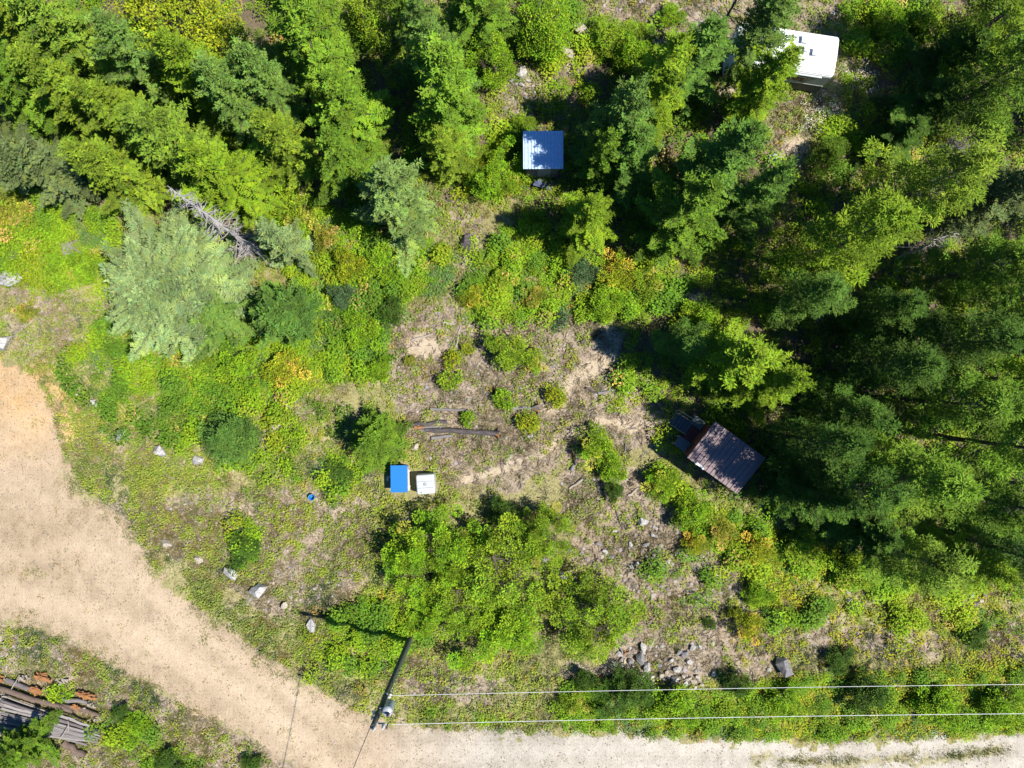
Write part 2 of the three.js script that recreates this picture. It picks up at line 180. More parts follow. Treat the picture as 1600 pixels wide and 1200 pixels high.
const mix3 = (a, b, t) => [lerp(a[0], b[0], t), lerp(a[1], b[1], t), lerp(a[2], b[2], t)];
const patch = (px, py, k = 0) => fbm(px * 0.022 + k, py * 0.022 + k * 1.7, 3);
const lm = leafMat([1, 1, 1], 0.3);
scatter('grass', 'short green and straw-coloured grass over the open ground', tuftGeo(1, 12, 0.19, 0.13, 0.012, 1.9), lm, 360000, 11, (px, py, q) => {
  const s = maskAt(sandM, px, py), g = maskAt(grassM, px, py), h = maskAt(herbM, px, py), d = maskAt(dryM, px, py), f = maskAt(forestM, px, py);
  const dens = max(g, h * 0.5, d * 0.7, 0.5 * (1 - f)) * (1 - 0.985 * sstep(0.5, 0.8, s) * (1 - g)) * (1 - 0.95 * maskAt(pathM, px, py)) * (1 - 0.7 * maskAt(strawM, px, py)) * (1 - 0.7 * f), n = patch(px, py, 3); if (q() > dens * (0.25 + 0.95 * sstep(0.42, 0.56, n))) return null;
  const t = patch(px, py, 9); let c = t > 0.57 ? mix3(GRN, LIME, q()) : t > 0.5 ? mix3(YEL, GRN, q()) : mix3(DRY, YEL, q() * 0.6); if (g > 0.4 && q() < 0.35 + 0.35 * sstep(0.4, 0.6, patch(px, py, 61))) c = mix3(DRY, BRN, q() * 0.7); if (g > 0.4 && d < 0.3 && s > 0.08 && patch(px, py, 51) > 0.48) c = mix3(TEAL, GRN, q()); if (d > 0.5 && q() < 0.55) c = q() < 0.35 ? mix3(YEL, DRY, q()) : mix3(DRY, BRN, q()); if (patch(px, py, 21) > 0.57 && g > 0.4) c = mix3(TEAL, GRN, q() * 0.5);
  if (s > 0.6 && q() < 0.5) c = mix3(DRY, GRN, q()); const st = maskAt(strawM, px, py); if (st > 0.4) c = [0.4, 0.3, 0.1]; return { s: q.r(0.55, 1.25), c: varied(c, q) };
}, 'grass');
scatter('weeds', 'low leafy weeds spreading across the clearing and verge', leafGeo(2, 14, 0.2, 0.17, 0.11, 0.035), lm, 150000, 12, (px, py, q) => {
  const s = maskAt(sandM, px, py), g = maskAt(grassM, px, py), h = maskAt(herbM, px, py), d = maskAt(dryM, px, py), f = maskAt(forestM, px, py);
  const n = patch(px, py, 5), dens = max(h * 0.9, g * 0.5, 0.3, f * 0.3) * (1 - 0.55 * d * (1 - h)) * (1 - maskAt(pathM, px, py)) * (1 - sstep(0.3, 0.5, s)) * sstep(0.3, 0.55, n + h * 0.25); if (q() > dens) return null;
  const t = patch(px, py, 13) + q.n() * 0.06; let c = t > 0.64 ? mix3(YEL, LIME, q()) : t > 0.5 ? LIME : t > 0.42 ? mix3(LIME, GRN, q()) : mix3(GRN, TEAL, q()); if (q() < 0.025) c = OCH; if (h < 0.5) c = mix3(c, [0.3, 0.32, 0.07], 0.35 + q() * 0.4); if (px > 1150 && py > 830 && q() < 0.5) c = mix3(YEL, OCH, q() * 0.5); return { s: q.r(0.6, 1.4), c: varied(c, q) };
}, 'weeds');
scatter('undergrowth', 'dense waist-high leafy undergrowth in bright green drifts', leafGeo(4, 52, 0.72, 0.38, 0.11, 0.038), lm, 52000, 13, (px, py, q) => {
  const s = maskAt(sandM, px, py), h = maskAt(herbM, px, py), f = maskAt(forestM, px, py), n = patch(px, py, 31);
  if (s > 0.25 || maskAt(pathM, px, py) > 0.3 || q() > max(h * sstep(0.34, 0.52, n + h * 0.12) * sstep(0.3, 0.56, vn(px * 0.055 + 3, py * 0.055)), f * 0.16) * 1.15) return null;
  const t = patch(px, py, 17) + q.n() * 0.05, far = py > 1030 && px > 600; let c = t > 0.62 ? mix3(YEL, LIME, q()) : t > 0.48 ? mix3(LIME, YEL, q() * 0.35) : t > 0.4 ? mix3(LIME, GRN, q()) : GRN; if (far && q() < 0.6) c = mix3(GRN, LIME, q() * 0.7); if (q() < 0.02) c = [0.5, 0.36, 0.12]; const cl = vn(px * 0.055 + 3, py * 0.055); return { s: (q.r(0.5, 0.9) + 0.75 * sstep(0.4, 0.85, cl)) * (far ? 0.72 : 1), c: varied(c, q, 0.32) };
}, 'undergrowth');
{
  const q = rng(61), g = new THREE.IcosahedronGeometry(0.5, 1), p = g.attributes.position; for (let i = 0; i < p.count; i++) { const k = 0.75 + 0.5 * vn(p.getX(i) * 3 + 9, p.getY(i) * 3 + p.getZ(i) * 5); p.setXYZ(i, p.getX(i) * k, p.getY(i) * k * 0.6, p.getZ(i) * k); } g.computeVertexNormals();
  scatter('gravel', 'loose pale stones and chips scattered over bare ground', g, std([1, 1, 1], 0.9), 110000, 14, (px, py, q) => {
    const s = maskAt(sandM, px, py), d = maskAt(dryM, px, py), n = patch(px, py, 41); if (maskAt(pathM, px, py) > 0.45) return null; if (q() > d * 0.7 * sstep(0.35, 0.7, n) + (s > 0.5 ? 0.13 : 0)) return null; if (maskAt(forestM, px, py) > 0.6) return null;
    const rocky = sstep(860, 900, px) * sstep(800, 860, py) * sstep(1240, 1200, px), k = q(); return { s: s > 0.5 ? q.r(0.03, 0.1) : pow(q(), 3) * (0.18 + 0.1 * rocky) + 0.04, c: s > 0.5 ? varied([0.3, 0.25, 0.2], q, 0.4) : k < 0.5 ? varied([0.3, 0.27, 0.245], q) : varied([0.19, 0.155, 0.13], q), y: 0.005 };
  }, 'gravel');
  const chip = new Mesher(); { const z = rng(8); for (let i = 0; i < 3; i++) { const a = z() * 6.3, L = z.r(0.2, 0.5), x = z.n() * 0.15, y = z.n() * 0.15, k = z.r(0.7, 1.2); chip.limb([V(x - cos(a) * L / 2, 0.012, y - sin(a) * L / 2), V(x + cos(a) * L / 2, 0.03, y + sin(a) * L / 2)], [0.012, 0.006], [k, k, k], 4); } }
  scatter('twigs', 'dry broken twigs and slash strewn about the clearing', chip.geo(), std([1, 1, 1], 0.9, { vertexColors: true }), 42000, 15, (px, py, q) => { const d = max(maskAt(dryM, px, py), 0.4 * (1 - maskAt(herbM, px, py)) * (1 - maskAt(forestM, px, py))); if (maskAt(sandM, px, py) > 0.3 || q() > d * 0.75) return null; return { s: q.r(0.4, 1.4), c: q() < 0.7 ? varied([0.24, 0.2, 0.17], q, 0.4) : varied([0.09, 0.065, 0.05], q) }; }, 'twigs');
  scatter('wildflowers', 'small white wildflowers in drifts near the trailer', leafGeo(9, 9, 0.4, 0.12, 0.05, 0.02), std([1, 1, 1], 0.8, { vertexColors: true, side: THREE.DoubleSide }), 60000, 16, (px, py, q) => { const a = max(sstep(46, 12, hypot((px - 1285) * 0.9, py - 190)), sstep(30, 8, hypot(px - 1348, (py - 120) * 0.7)), sstep(26, 6, hypot(px - 20, (py - 330) * 0.7)) * 0.5); return q() < a * 0.75 ? { s: q.r(0.8, 1.5), c: varied([0.7, 0.68, 0.6], q, 0.1) } : null; }, 'flowers');
}

// ---------------------------------------------------------------- buildings
function speckle(seed, base, amp, w = 256, h = 256, sx = 1, sy = 1) { const d = new Uint8Array(w * h * 4); for (let y = 0; y < h; y++) for (let x = 0; x < w; x++) { const k = 1 + amp * ((fbm(x * 0.06 * sx + seed, y * 0.06 * sy, 3) - 0.5) * 1.6 + (vn(x * 0.8 * sx + seed, y * 0.8 * sy) - 0.5) * 0.5), i = (y * w + x) * 4; for (let c = 0; c < 3; c++) { const v = clamp(base[c] * k); d[i + c] = 255 * (v <= 0.0031308 ? v * 12.92 : 1.055 * pow(v, 1 / 2.4) - 0.055); } d[i + 3] = 255; } const t = new THREE.DataTexture(d, w, h); t.colorSpace = THREE.SRGBColorSpace; t.wrapS = t.wrapT = THREE.RepeatWrapping; t.magFilter = THREE.LinearFilter; t.needsUpdate = true; return t; }
const worn = (base, amp, seed, rough, o = {}, sx = 1, sy = 1) => new THREE.MeshStandardMaterial({ map: speckle(seed, base, amp, 256, 256, sx, sy), roughness: rough, ...o });
// one sheet of ribbed roofing, w across, d along the ribs, 
function sheetGeo(w, d, rib) { const s = new THREE.Shape(), n = Math.round(w / rib); s.moveTo(-w / 2, 0); for (let i = 0; i < n; i++) { const x = -w / 2 + (i + 0.5) * w / n; s.lineTo(x - 0.03, 0); s.lineTo(x - 0.016, 0.048); s.lineTo(x + 0.016, 0.048); s.lineTo(x + 0.03, 0); } s.lineTo(w / 2, 0); s.lineTo(w / 2, -0.012); s.lineTo(-w / 2, -0.012); const g = new THREE.ExtrudeGeometry(s, { depth: d, bevelEnabled: false }); g.translate(0, 0, -d / 2); return g; }
function plankWalls(parent, w, d, h, y0, mat, doorSide) {   // boarded walls: every board a piece
  const wall = new THREE.Group(); wall.name = 'wall'; parent.add(wall); const bw = 0.18;
  for (const [ax, len, off] of [[0, w, d / 2], [0, w, -d / 2], [1, d, w / 2], [1, d, -w / 2]]) { const n = Math.round(len / bw), g = box(len / n - 0.008, h, 0.03); for (let i = 0; i < n; i++) { const p = part('plank', g, mat, wall), u = -len / 2 + (i + 0.5) * len / n, k = (i % 2) * 0.006; if (ax) { p.rotation.y = PI / 2; p.position.set(off + Math.sign(off) * k, y0 + h / 2, u * 0.985); } else p.position.set(u * 0.985, y0 + h / 2, off + Math.sign(off) * k); } }
  part('floor', box(w - 0.04, 0.06, d - 0.04, 0, y0 + 0.03, 0), mat, parent); return wall;
}
{ // cabin under the trees
  const cx = X(1134, 2.8), cz = Z(715, 2.8), y = gh(cx, cz), t = thing('cabin', 'small cabin with ribbed mauve-brown metal roof in dappled shade at the forest edge', 'cabin', cx, y, cz, -0.63);
  const red = worn([0.16, 0.045, 0.035], 0.5, 3, 0.8), wood = worn([0.3, 0.25, 0.19], 0.5, 5, 0.85, {}, 0.4, 3), pale = worn([0.17, 0.19, 0.18], 0.4, 6, 0.8), roofM = worn([0.2, 0.145, 0.15], 0.3, 7, 0.42, { metalness: 0.25 });
  plankWalls(t, 2.95, 2.1, 1.75, 0.72, red); for (const sx of [-1.3, 1.3]) for (const sz of [-0.9, 0.9]) part('post', box(0.18, 0.8, 0.18, sx, 0.34, sz), wood, t);
  const roof = new THREE.Group(); roof.name = 'roof'; roof.position.y = 2.72; roof.rotation.x = 0.13; t.add(roof);
  const n = 4, pw = 3.3 / n, sg = sheetGeo(pw + 0.006, 2.5, 0.275); for (let i = 0; i < n; i++) { const p = part('roof_panel', sg, roofM, roof); p.position.set(-1.65 + (i + 0.5) * pw, (i % 2) * 0.004, 0); }
  for (const s of [-1, 1]) { part('roof_trim', box(0.05, 0.12, 2.52, s * 1.672, -0.02, 0), roofM, roof); part('fascia', box(3.25, 0.13, 0.03, 0, -0.085, s * 1.2), wood, roof); }
  for (let i = 0; i < 6; i++) part('rafter', box(0.06, 0.1, 2.3, -1.5 + i * 0.6, -0.075, 0), wood, roof);
  const fl = part('flashing', mergeGeometries([box(0.42, 0.015, 0.12, -0.95, 0.045, 1.2, 0.1), box(0.2, 0.02, 0.1, -0.7, 0.055, 1.22, -0.3), box(0.12, 0.02, 0.14, -1.1, 0.052, 1.17, 0.5)]), std([0.72, 0.72, 0.7], 0.35, { metalness: 0.4 }), roof);
  // porch with a deck to each side, and the steps
  for (const [z, x, w2, d2] of [[-0.86, -1.93, 0.72, 0.55], [0.66, -1.96, 0.78, 0.62]]) { for (let i = 0; i < 4; i++) part('deck_board', box(w2, 0.035, d2 / 4 - 0.01, x, 0.86, z - d2 / 2 + (i + 0.5) * d2 / 4), pale, t); for (const s of [-1, 1]) part('post', box(0.09, 0.86, 0.09, x - w2 / 2 + 0.08, 0.41, z + s * d2 * 0.4), wood, t); }
  part('door', box(0.04, 1.6, 0.72, -1.53, 1.56, -0.1), red, t); part('landing', box(0.5, 0.04, 0.9, -1.86, 0.84, -0.1), red, t);
  const st = new THREE.Group(); st.name = 'stairs'; t.add(st); const blue = worn([0.11, 0.125, 0.15], 0.3, 9, 0.6);  // bluish tread colour stands in for the shade on the steps
  for (let i = 0; i < 6; i++) part('tread', box(0.17, 0.035, 0.78, -2.2 - i * 0.18, 0.74 - i * 0.13, -0.3), blue, st);
  for (const s of [-1, 1]) { const g = box(1.42, 0.14, 0.04); g.rotateZ(0.576).translate(-2.66, 0.36, -0.3 + s * 0.41); part('stringer', g, wood, st); }
  const rail = new Mesher(); rail.limb([V(-2.0, 1.75, -0.78), V(-2.6, 1.42, -0.79), V(-3.2, 1.0, -0.78)], [0.035, 0.035, 0.035], [1, 1, 1], 6); rail.limb([V(-2.0, 0.7, -0.78), V(-2.0, 1.75, -0.78)], [0.03, 0.03], [1, 1, 1], 6); rail.limb([V(-3.2, 0.0, -0.78), V(-3.2, 1.0, -0.78)], [0.03, 0.03], [1, 1, 1], 6); part('handrail', rail.geo(), wood, t);
  part('window', box(0.7, 0.6, 0.05, 0.3, 1.7, 1.06), std([0.03, 0.035, 0.04], 0.15), t);
}
{ // shed; its pale roof metal is tinted blue to imitate reflected sky
  const cx = X(849, 2.5), cz = Z(232, 2.5), y = gh(cx, cz), t = thing('shed', 'small square shed with ribbed white metal roof tinted blue like reflected sky among the conifers', 'shed', cx, y, cz, 0.005);
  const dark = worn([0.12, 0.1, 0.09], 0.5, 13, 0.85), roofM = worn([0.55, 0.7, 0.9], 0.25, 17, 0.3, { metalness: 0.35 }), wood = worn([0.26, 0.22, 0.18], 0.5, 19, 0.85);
  plankWalls(t, 1.8, 1.75, 2.2, 0.05, dark);
  const roof = new THREE.Group(); roof.name = 'roof'; roof.position.y = 2.42; roof.rotation.x = 0.05; t.add(roof); const sg = sheetGeo(0.728, 2.08, 0.182);
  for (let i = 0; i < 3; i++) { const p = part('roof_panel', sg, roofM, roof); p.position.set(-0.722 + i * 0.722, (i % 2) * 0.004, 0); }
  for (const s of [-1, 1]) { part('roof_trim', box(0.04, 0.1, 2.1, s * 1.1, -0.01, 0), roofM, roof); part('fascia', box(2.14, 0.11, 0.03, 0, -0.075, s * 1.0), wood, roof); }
  part('door', box(0.75, 1.85, 0.04, 0.1, 1.02, 0.91), wood, t); part('handle', box(0.03, 0.12, 0.05, 0.4, 1.0, 0.945), std([0.4, 0.4, 0.4], 0.4, { metalness: 0.8 }), t);
  const g = box(1.05, 0.05, 0.5, 0.05, 0.45, 1.32, -0.28); part('step', g, worn([0.06, 0.08, 0.15], 0.3, 21, 0.6), t); for (const x of [-0.3, 0.45]) part('post', box(0.08, 0.5, 0.08, x, 0.2, 1.3), wood, t);
}
{ // travel trailer
  const cx = X(1230, 2.6), cz = Z(74, 2.6), y = gh(cx, cz), L = 5.7, W = 2.15, t = thing('travel_trailer', 'white travel trailer with roof vents parked half under the trees at the top', 'trailer', cx, y, cz, -0.15);
  const white = worn([0.78, 0.79, 0.79], 0.05, 23, 0.4), grey = worn([0.34, 0.37, 0.36], 0.12, 29, 0.5), glass = std([0.015, 0.02, 0.025], 0.08), rub = std([0.02, 0.02, 0.02], 0.9), alu = std([0.6, 0.62, 0.64], 0.35, { metalness: 0.7 });
  const s = new THREE.Shape(), hw = W / 2, hl = L / 2, R = 0.14; s.moveTo(-hl + R, -hw); s.lineTo(hl - 0.1, -hw); s.lineTo(hl, -hw + 0.14); s.quadraticCurveTo(hl + 0.05, 0, hl, hw - R); s.quadraticCurveTo(hl, hw, hl - R, hw); s.lineTo(-hl + R, hw); s.quadraticCurveTo(-hl - 0.1, 0, -hl + R, -hw);
  const bodyG = new THREE.ExtrudeGeometry(s, { depth: 1.95, bevelEnabled: true, bevelSize: 0.05, bevelThickness: 0.06, bevelSegments: 2 }).rotateX(-PI / 2).translate(0, 0.62, 0); part('body', bodyG, white, t);
  const sr = new THREE.Shape(s.getPoints(8).map((p) => p.clone().multiplyScalar(0.985))); part('roof', new THREE.ExtrudeGeometry(sr, { depth: 0.04, bevelEnabled: true, bevelSize: 0.03, bevelThickness: 0.03, bevelSegments: 2 }).rotateX(-PI / 2).translate(0, 2.64, 0), white, t);
  part('side_panel', box(L * 0.98, 1.02, 0.02, 0, 2.0, hw + 0.055), grey, t); part('side_stripe', box(L * 0.98, 0.07, 0.03, 0, 1.42, hw + 0.056), white, t); part('lower_shade_panel', box(L * 0.985, 0.78, 0.02, 0, 0.98, hw + 0.056), worn([0.06, 0.065, 0.062], 0.3, 33, 0.6), t); for (const x of [-1.4, 0.9]) { const w = part('window', box(1.5, 0.5, 0.03, x, 1.95, hw + 0.075), glass, t); part('frame', box(1.58, 0.05, 0.05, x, 2.22, hw + 0.08), alu, w); }  // grey side panel and dark lower panel carry the wall shade in their colour
  part('awning_rail', box(L * 0.8, 0.06, 0.09, 0, 2.5, hw + 0.1), alu, t); part('door', box(0.65, 1.8, 0.03, -0.3, 1.6, -hw - 0.06), grey, t);
  for (const [x, z, k] of [[0.93, -0.62, 1], [1.62, -0.02, 1], [1.08, -0.1, 0.6]]) { const v = part('roof_vent', box(0.34 * k, 0.14, 0.36 * k, x, 2.78, z), worn([0.62, 0.66, 0.7], 0.06, 31, 0.35), t); const lid = box(0.38 * k, 0.025, 0.4 * k); lid.rotateZ(-0.2).translate(x, 2.87, z); part('vent_lid', lid, white, v); }
  for (const x of [-0.5, 0.35]) for (const z of [-1, 1]) { const wg = new THREE.CylinderGeometry(0.34, 0.34, 0.2, 20).rotateX(PI / 2).translate(x, 0.34, z * (hw - 0.12)), w = part('wheel', wg, rub, t); part('rim', new THREE.CylinderGeometry(0.18, 0.18, 0.21, 14).rotateX(PI / 2).translate(x, 0.34, z * (hw - 0.12)), alu, w); }
  part('chassis', box(L * 0.96, 0.14, 1.3, 0, 0.5, 0), rub, t); const to = new Mesher(); to.limb([V(-hl + 0.1, 0.45, -0.6), V(-hl - 1.1, 0.45, 0)], [0.05, 0.05], [1, 1, 1], 6); to.limb([V(-hl + 0.1, 0.45, 0.6), V(-hl - 1.1, 0.45, 0)], [0.05, 0.05], [1, 1, 1], 6); part('tow_bar', to.geo(), rub, t);
}
{ // box with the blue lid, white tank, bucket
  let x = X(623, 0.95), z = Z(748.5, 0.95), y = gh(x, z), t = thing('storage_box', 'pale box under a flat bright blue lid beside the white tank', 'box', x, y, z, 0.01);
  const blue = worn([0.0, 0.15, 0.48], 0.06, 41, 0.5), pale = worn([0.45, 0.43, 0.38], 0.2, 43, 0.7), alu = std([0.6, 0.6, 0.6], 0.4, { metalness: 0.6 });
  part('lid', box(0.97, 0.05, 1.56, 0, 0.95, 0), blue, t); part('body', box(0.86, 0.9, 1.4, 0.05, 0.47, 0), pale, t); part('frame', mergeGeometries([box(0.06, 0.06, 1.2, 0.53, 0.72, 0.1), box(0.08, 0.4, 0.1, 0.53, 0.55, 0.5), box(0.08, 0.4, 0.08, 0.53, 0.55, -0.4)]), std([0.75, 0.73, 0.66], 0.6), t);
  const pipe = new Mesher(); pipe.limb([V(-0.4, 0.35, -0.05), V(-0.75, 0.35, -0.05), V(-0.82, 0.1, -0.05)], [0.05, 0.05, 0.05], [1, 1, 1], 8); pipe.limb([V(-0.75, 0.35, -0.05), V(-0.75, 0.35, 0.2)], [0.06, 0.06], [1, 1, 1], 8); part('pipe', pipe.geo(), alu, t);
  x = X(664, 0.95); z = Z(757.5, 0.95); y = gh(x, z); t = thing('water_tank', 'white square plastic tank with a round cap on top beside the blue-lidded box', 'tank', x, y, z, 0.07);
  const pl = std([0.5, 0.53, 0.55], 0.4), gr = std([0.3, 0.33, 0.36], 0.5); part('body', new RoundedBoxGeometry(1.06, 0.92, 1.14, 3, 0.11).translate(0, 0.5, 0), pl, t);
  for (const k of [-0.17, 0.2]) part('rib', box(0.98, 0.03, 0.045, 0, 0.965, k), std([0.3, 0.33, 0.36], 0.5), t); part('cap', mergeGeometries([cyl(0.11, 0.11, 0.05, 0, 0.955, 0, 18), cyl(0.05, 0.045, 0.03, 0, 1.0, 0, 14)]), gr, t); part('bung', cyl(0.035, 0.035, 0.04, -0.26, 0.95, 0.44, 12), std([0.05, 0.06, 0.1], 0.5), t); part('pallet', mergeGeometries([-0.4, 0, 0.4].map((k) => box(0.12, 0.1, 1.1, k, 0.05, 0))), std([0.25, 0.2, 0.14], 0.9), t);
  x = X(487, 0.3); z = Z(777, 0.3); y = gh(x, z); t = thing('bucket', 'small blue bucket on the grass above the roadside boulders', 'bucket', x, y, z, 0.6); part('body', new THREE.LatheGeometry([[0, 0], [0.13, 0], [0.17, 0.34], [0.185, 0.34], [0.185, 0.36], [0.155, 0.36], [0.12, 0.03], [0, 0.03]].map((q) => new THREE.Vector2(...q)), 20), std([0.01, 0.2, 0.55], 0.45, { side: THREE.DoubleSide }), t); part('handle', new THREE.TorusGeometry(0.18, 0.01, 5, 16, PI).rotateX(-1.35).translate(0, 0.33, 0), alu, t);
}
// ---------------------------------------------------------------- utility pole and its lines
{
  const x = -5.92, z = 14.79, y = gh(x, z), h = 11.1, t = thing('utility_pole', 'tall dark wooden utility pole with grey transformer beside the dirt road', 'utility pole', x, y, z);
  const wood = worn([0.075, 0.085, 0.06], 0.5, 51, 0.85, {}, 3, 0.3), steel = std([0.36, 0.39, 0.42], 0.5, { metalness: 0.25 }), porc = std([0.62, 0.6, 0.56], 0.25), brown = std([0.1, 0.05, 0.07], 0.3), dk = std([0.05, 0.05, 0.055], 0.6);
  const tx = -0.11, tz = 0.04; const pm = new THREE.CylinderGeometry(0.115, 0.175, h + 0.3, 14, 1).translate(0, h / 2 - 0.15, 0); const pp = pm.attributes.position; for (let i = 0; i < pp.count; i++) { const k = pp.getY(i) / h; pp.setX(i, pp.getX(i) + tx * k); pp.setZ(i, pp.getZ(i) + tz * k); } pm.computeVertexNormals(); part('pole', pm, wood, t);
  const can = part('transformer', new THREE.LatheGeometry([[0, 0], [0.2, 0], [0.22, 0.04], [0.22, 0.72], [0.235, 0.74], [0.235, 0.8], [0.16, 0.88], [0, 0.9]].map((q) => new THREE.Vector2(...q)), 20).translate(0.3, 9.0, -0.02), steel, t);
  part('bracket', box(0.3, 0.06, 0.2, 0.05, 9.6, 0), steel, can); const bu = new THREE.LatheGeometry([[0, 0], [0.05, 0], [0.05, 0.05], [0.08, 0.06], [0.05, 0.1], [0.075, 0.13], [0.045, 0.17], [0.065, 0.2], [0.03, 0.24], [0.03, 0.34], [0, 0.34]].map((q) => new THREE.Vector2(...q)), 12); part('bushing', bu.clone().translate(0.36, 9.88, 0.02), brown, can);
  part('insulator', bu.clone().scale(1.2, 1.3, 1.2).translate(0.33, 10.75, 0.1), porc, t); part('insulator', bu.clone().translate(-0.28, 9.75, 0.0), porc, t); part('insulator', bu.clone().scale(0.8, 0.9, 0.8).translate(-0.3, 10.1, 0.06), porc, t); part('insulator', bu.clone().translate(-0.02, h - 0.02, 0.06), porc, t);
  part('bracket', box(0.55, 0.05, 0.06, 0.12, 10.75, 0.06), steel, t); part('bracket', box(0.4, 0.05, 0.05, -0.2, 9.72, 0.02), dk, t); part('cutout_fuse', mergeGeometries([cyl(0.03, 0.03, 0.4, 0.46, 10.5, 0.16, 8), cyl(0.05, 0.05, 0.08, 0.46, 10.9, 0.16, 10)]), brown, t); part('pole_cap', cyl(0.125, 0.09, 0.05, tx, h, tz, 14), dk, t);
  for (const k of [7.9, 8.15]) part('spool', mergeGeometries([cyl(0.05, 0.05, 0.1, 0.14, k, 0.02, 10), cyl(0.05, 0.05, 0.1, -0.2, k + 0.1, 0.02, 10)]), porc, t); part('band', cyl(0.15, 0.15, 0.05, -0.08, 8.05, 0.03, 14), steel, t); part('ground_wire', cyl(0.012, 0.012, 7.8, 0.15, 0, 0.05, 5), steel, t);
  const wire = (label, a, b, sag, r, mat) => { const pts = []; for (let i = 0; i <= 24; i++) { const s = i / 24; pts.push(a.clone().lerp(b, s).add(V(0, -sag * 4 * s * (1 - s), 0))); } single('power_line', new THREE.TubeGeometry(new THREE.CatmullRomCurve3(pts), 64, r, 6), mat, label, 'power line'); };
  const alu = std([0.6, 0.6, 0.58], 0.5);
  const P = (px, py, hh) => V(X(px, hh), hh, Z(py, hh));
  wire('upper of the two white power lines running right from the pole', P(611, 1087, 8), P(1720, 1068, 8.4), 0.15, 0.012, alu); wire('lower of the two white power lines, nearest the road', P(612, 1132, 10.8), P(1720, 1114, 11), 0.15, 0.013, alu);
  wire('dark line running down left from the pole across the dirt road', V(x - 0.2, y + 9.9, z + 0.05), V(x - 5.6, 5.2, z + 13), 0.3, 0.018, dk);
}
// ---------------------------------------------------------------- boulders
const rockGeos = [1, 2, 3, 4, 5, 6].map((s) => { const q = rng(s * 31), pts = []; for (let i = 0; i < 15; i++) { const u = V(q.n(), q.n(), q.n()).normalize().multiplyScalar(q.r(0.42, 0.56)); pts.push(V(u.x, u.y * 0.68, u.z * 0.85)); } const g = new ConvexGeometry(pts), p = g.attributes.position, uv = []; for (let i = 0; i < p.count; i++) uv.push(p.getX(i) + p.getY(i) * 0.7, p.getZ(i) + p.getY(i) * 0.7); g.setAttribute('uv', new THREE.Float32BufferAttribute(uv, 2)); return g; });
const rockMs = [worn([0.36, 0.34, 0.32], 0.9, 61, 0.9), worn([0.36, 0.31, 0.24], 0.8, 63, 0.9), worn([0.19, 0.18, 0.185], 0.9, 65, 0.9), worn([0.075, 0.065, 0.065], 0.8, 67, 0.9)];
const rq = rng(88);
const ORD = 'leftmost,second,third,fourth,fifth,sixth,seventh,eighth,ninth,tenth,eleventh,twelfth,thirteenth,fourteenth,fifteenth,sixteenth,seventeenth,eighteenth,nineteenth,twentieth,twenty-first,twenty-second,twenty-third,twenty-fourth,twenty-fifth,twenty-sixth,twenty-seventh,twenty-eighth'.split(',');
function rocks(list, label, group) { [...list].sort((a, b) => a[0] - b[0] || a[1] - b[1]).forEach(([x, y, d, m = 1], i) => rock(x, y, d, (i ? ORD[i] + ' stone from the left ' : 'leftmost stone ') + label.replace('the heap near the right edge', 'the heap at the right'), m, group)); }
function rock(px, py, d, label, m = 0, group, lift = 0.24) { const x = X(px), z = Z(py), o = single('boulder', rockGeos[floor(rq() * 6)], rockMs[m], label, 'boulder', group); const s = d / PPM * (group ? 0.74 : 1.08); o.scale.set(s * rq.r(0.95, 1.25), s * rq.r(0.8, 1), s * rq.r(0.85, 1.1)); o.rotation.set(rq.n() * 0.3, rq() * 6.3, rq.n() * 0.3); o.position.set(x, gh(x, z) + s * lift, z); }
for (const [x, y, d, l, m] of [[361, 893, 24, 'grey-white boulder left of the largest roadside boulder', 0], [407, 922, 28, 'largest pale boulder at the roadside', 0], [488, 975, 22, 'grey boulder at the end of the pole shadow', 0], [445, 944, 15, 'small cream boulder between the roadside boulders and the pole shadow', 1], [311, 873, 16, 'small cream boulder above the roadside boulders', 1], [262, 849, 19, 'cream boulder at the edge of the dirt road', 1], [253, 705, 24, 'pale flat rock left of the round young pine', 0], [311, 718, 20, 'whitish rock touching the lower left of the round young pine', 0], [192, 678, 20, 'pale rock alone in the grass right of the straw heap', 0], [153, 630, 14, 'small pale rock above the straw heap, right one of two', 0], [122, 612, 13, 'small pale rock above the straw heap, left one of two', 0], [9, 537, 30, 'large grey rock on the left edge above the sand', 0], [433, 665, 21, 'pale rock right of the round young pine', 1], [18, 437, 36, 'pale broken rock on the left edge in the grass', 0], [730, 378, 26, 'dark weathered rock at the end of the bare path above the clearing', 3], [452, 632, 14, 'small pale rock in the grass below the dark young conifer', 0], [1005, 815, 20, 'pale rock on the slope below the cabin', 0], [880, 900, 16, 'grey rock at the right side of the big thicket', 2], [650, 698, 14, 'pale rock under the burnt logs', 1], [905, 48, 26, 'pale rock at the top of the stony bank', 1], [885, 85, 24, 'pale flat rock in the middle of the stony bank', 1], [815, 118, 20, 'grey rock at the foot of the stony bank', 0], [790, 205, 14, 'pale rock left of the blue-roofed shed', 1], [1205, 250, 20, 'greyish rock beside the bare reddish soil', 0], [850, 875, 14, 'grey rock at the edge of the big thicket', 2], [1222, 1038, 34, 'low grey outcrop right of the stony slope', 2]]) rock(x, y, d, l, m);
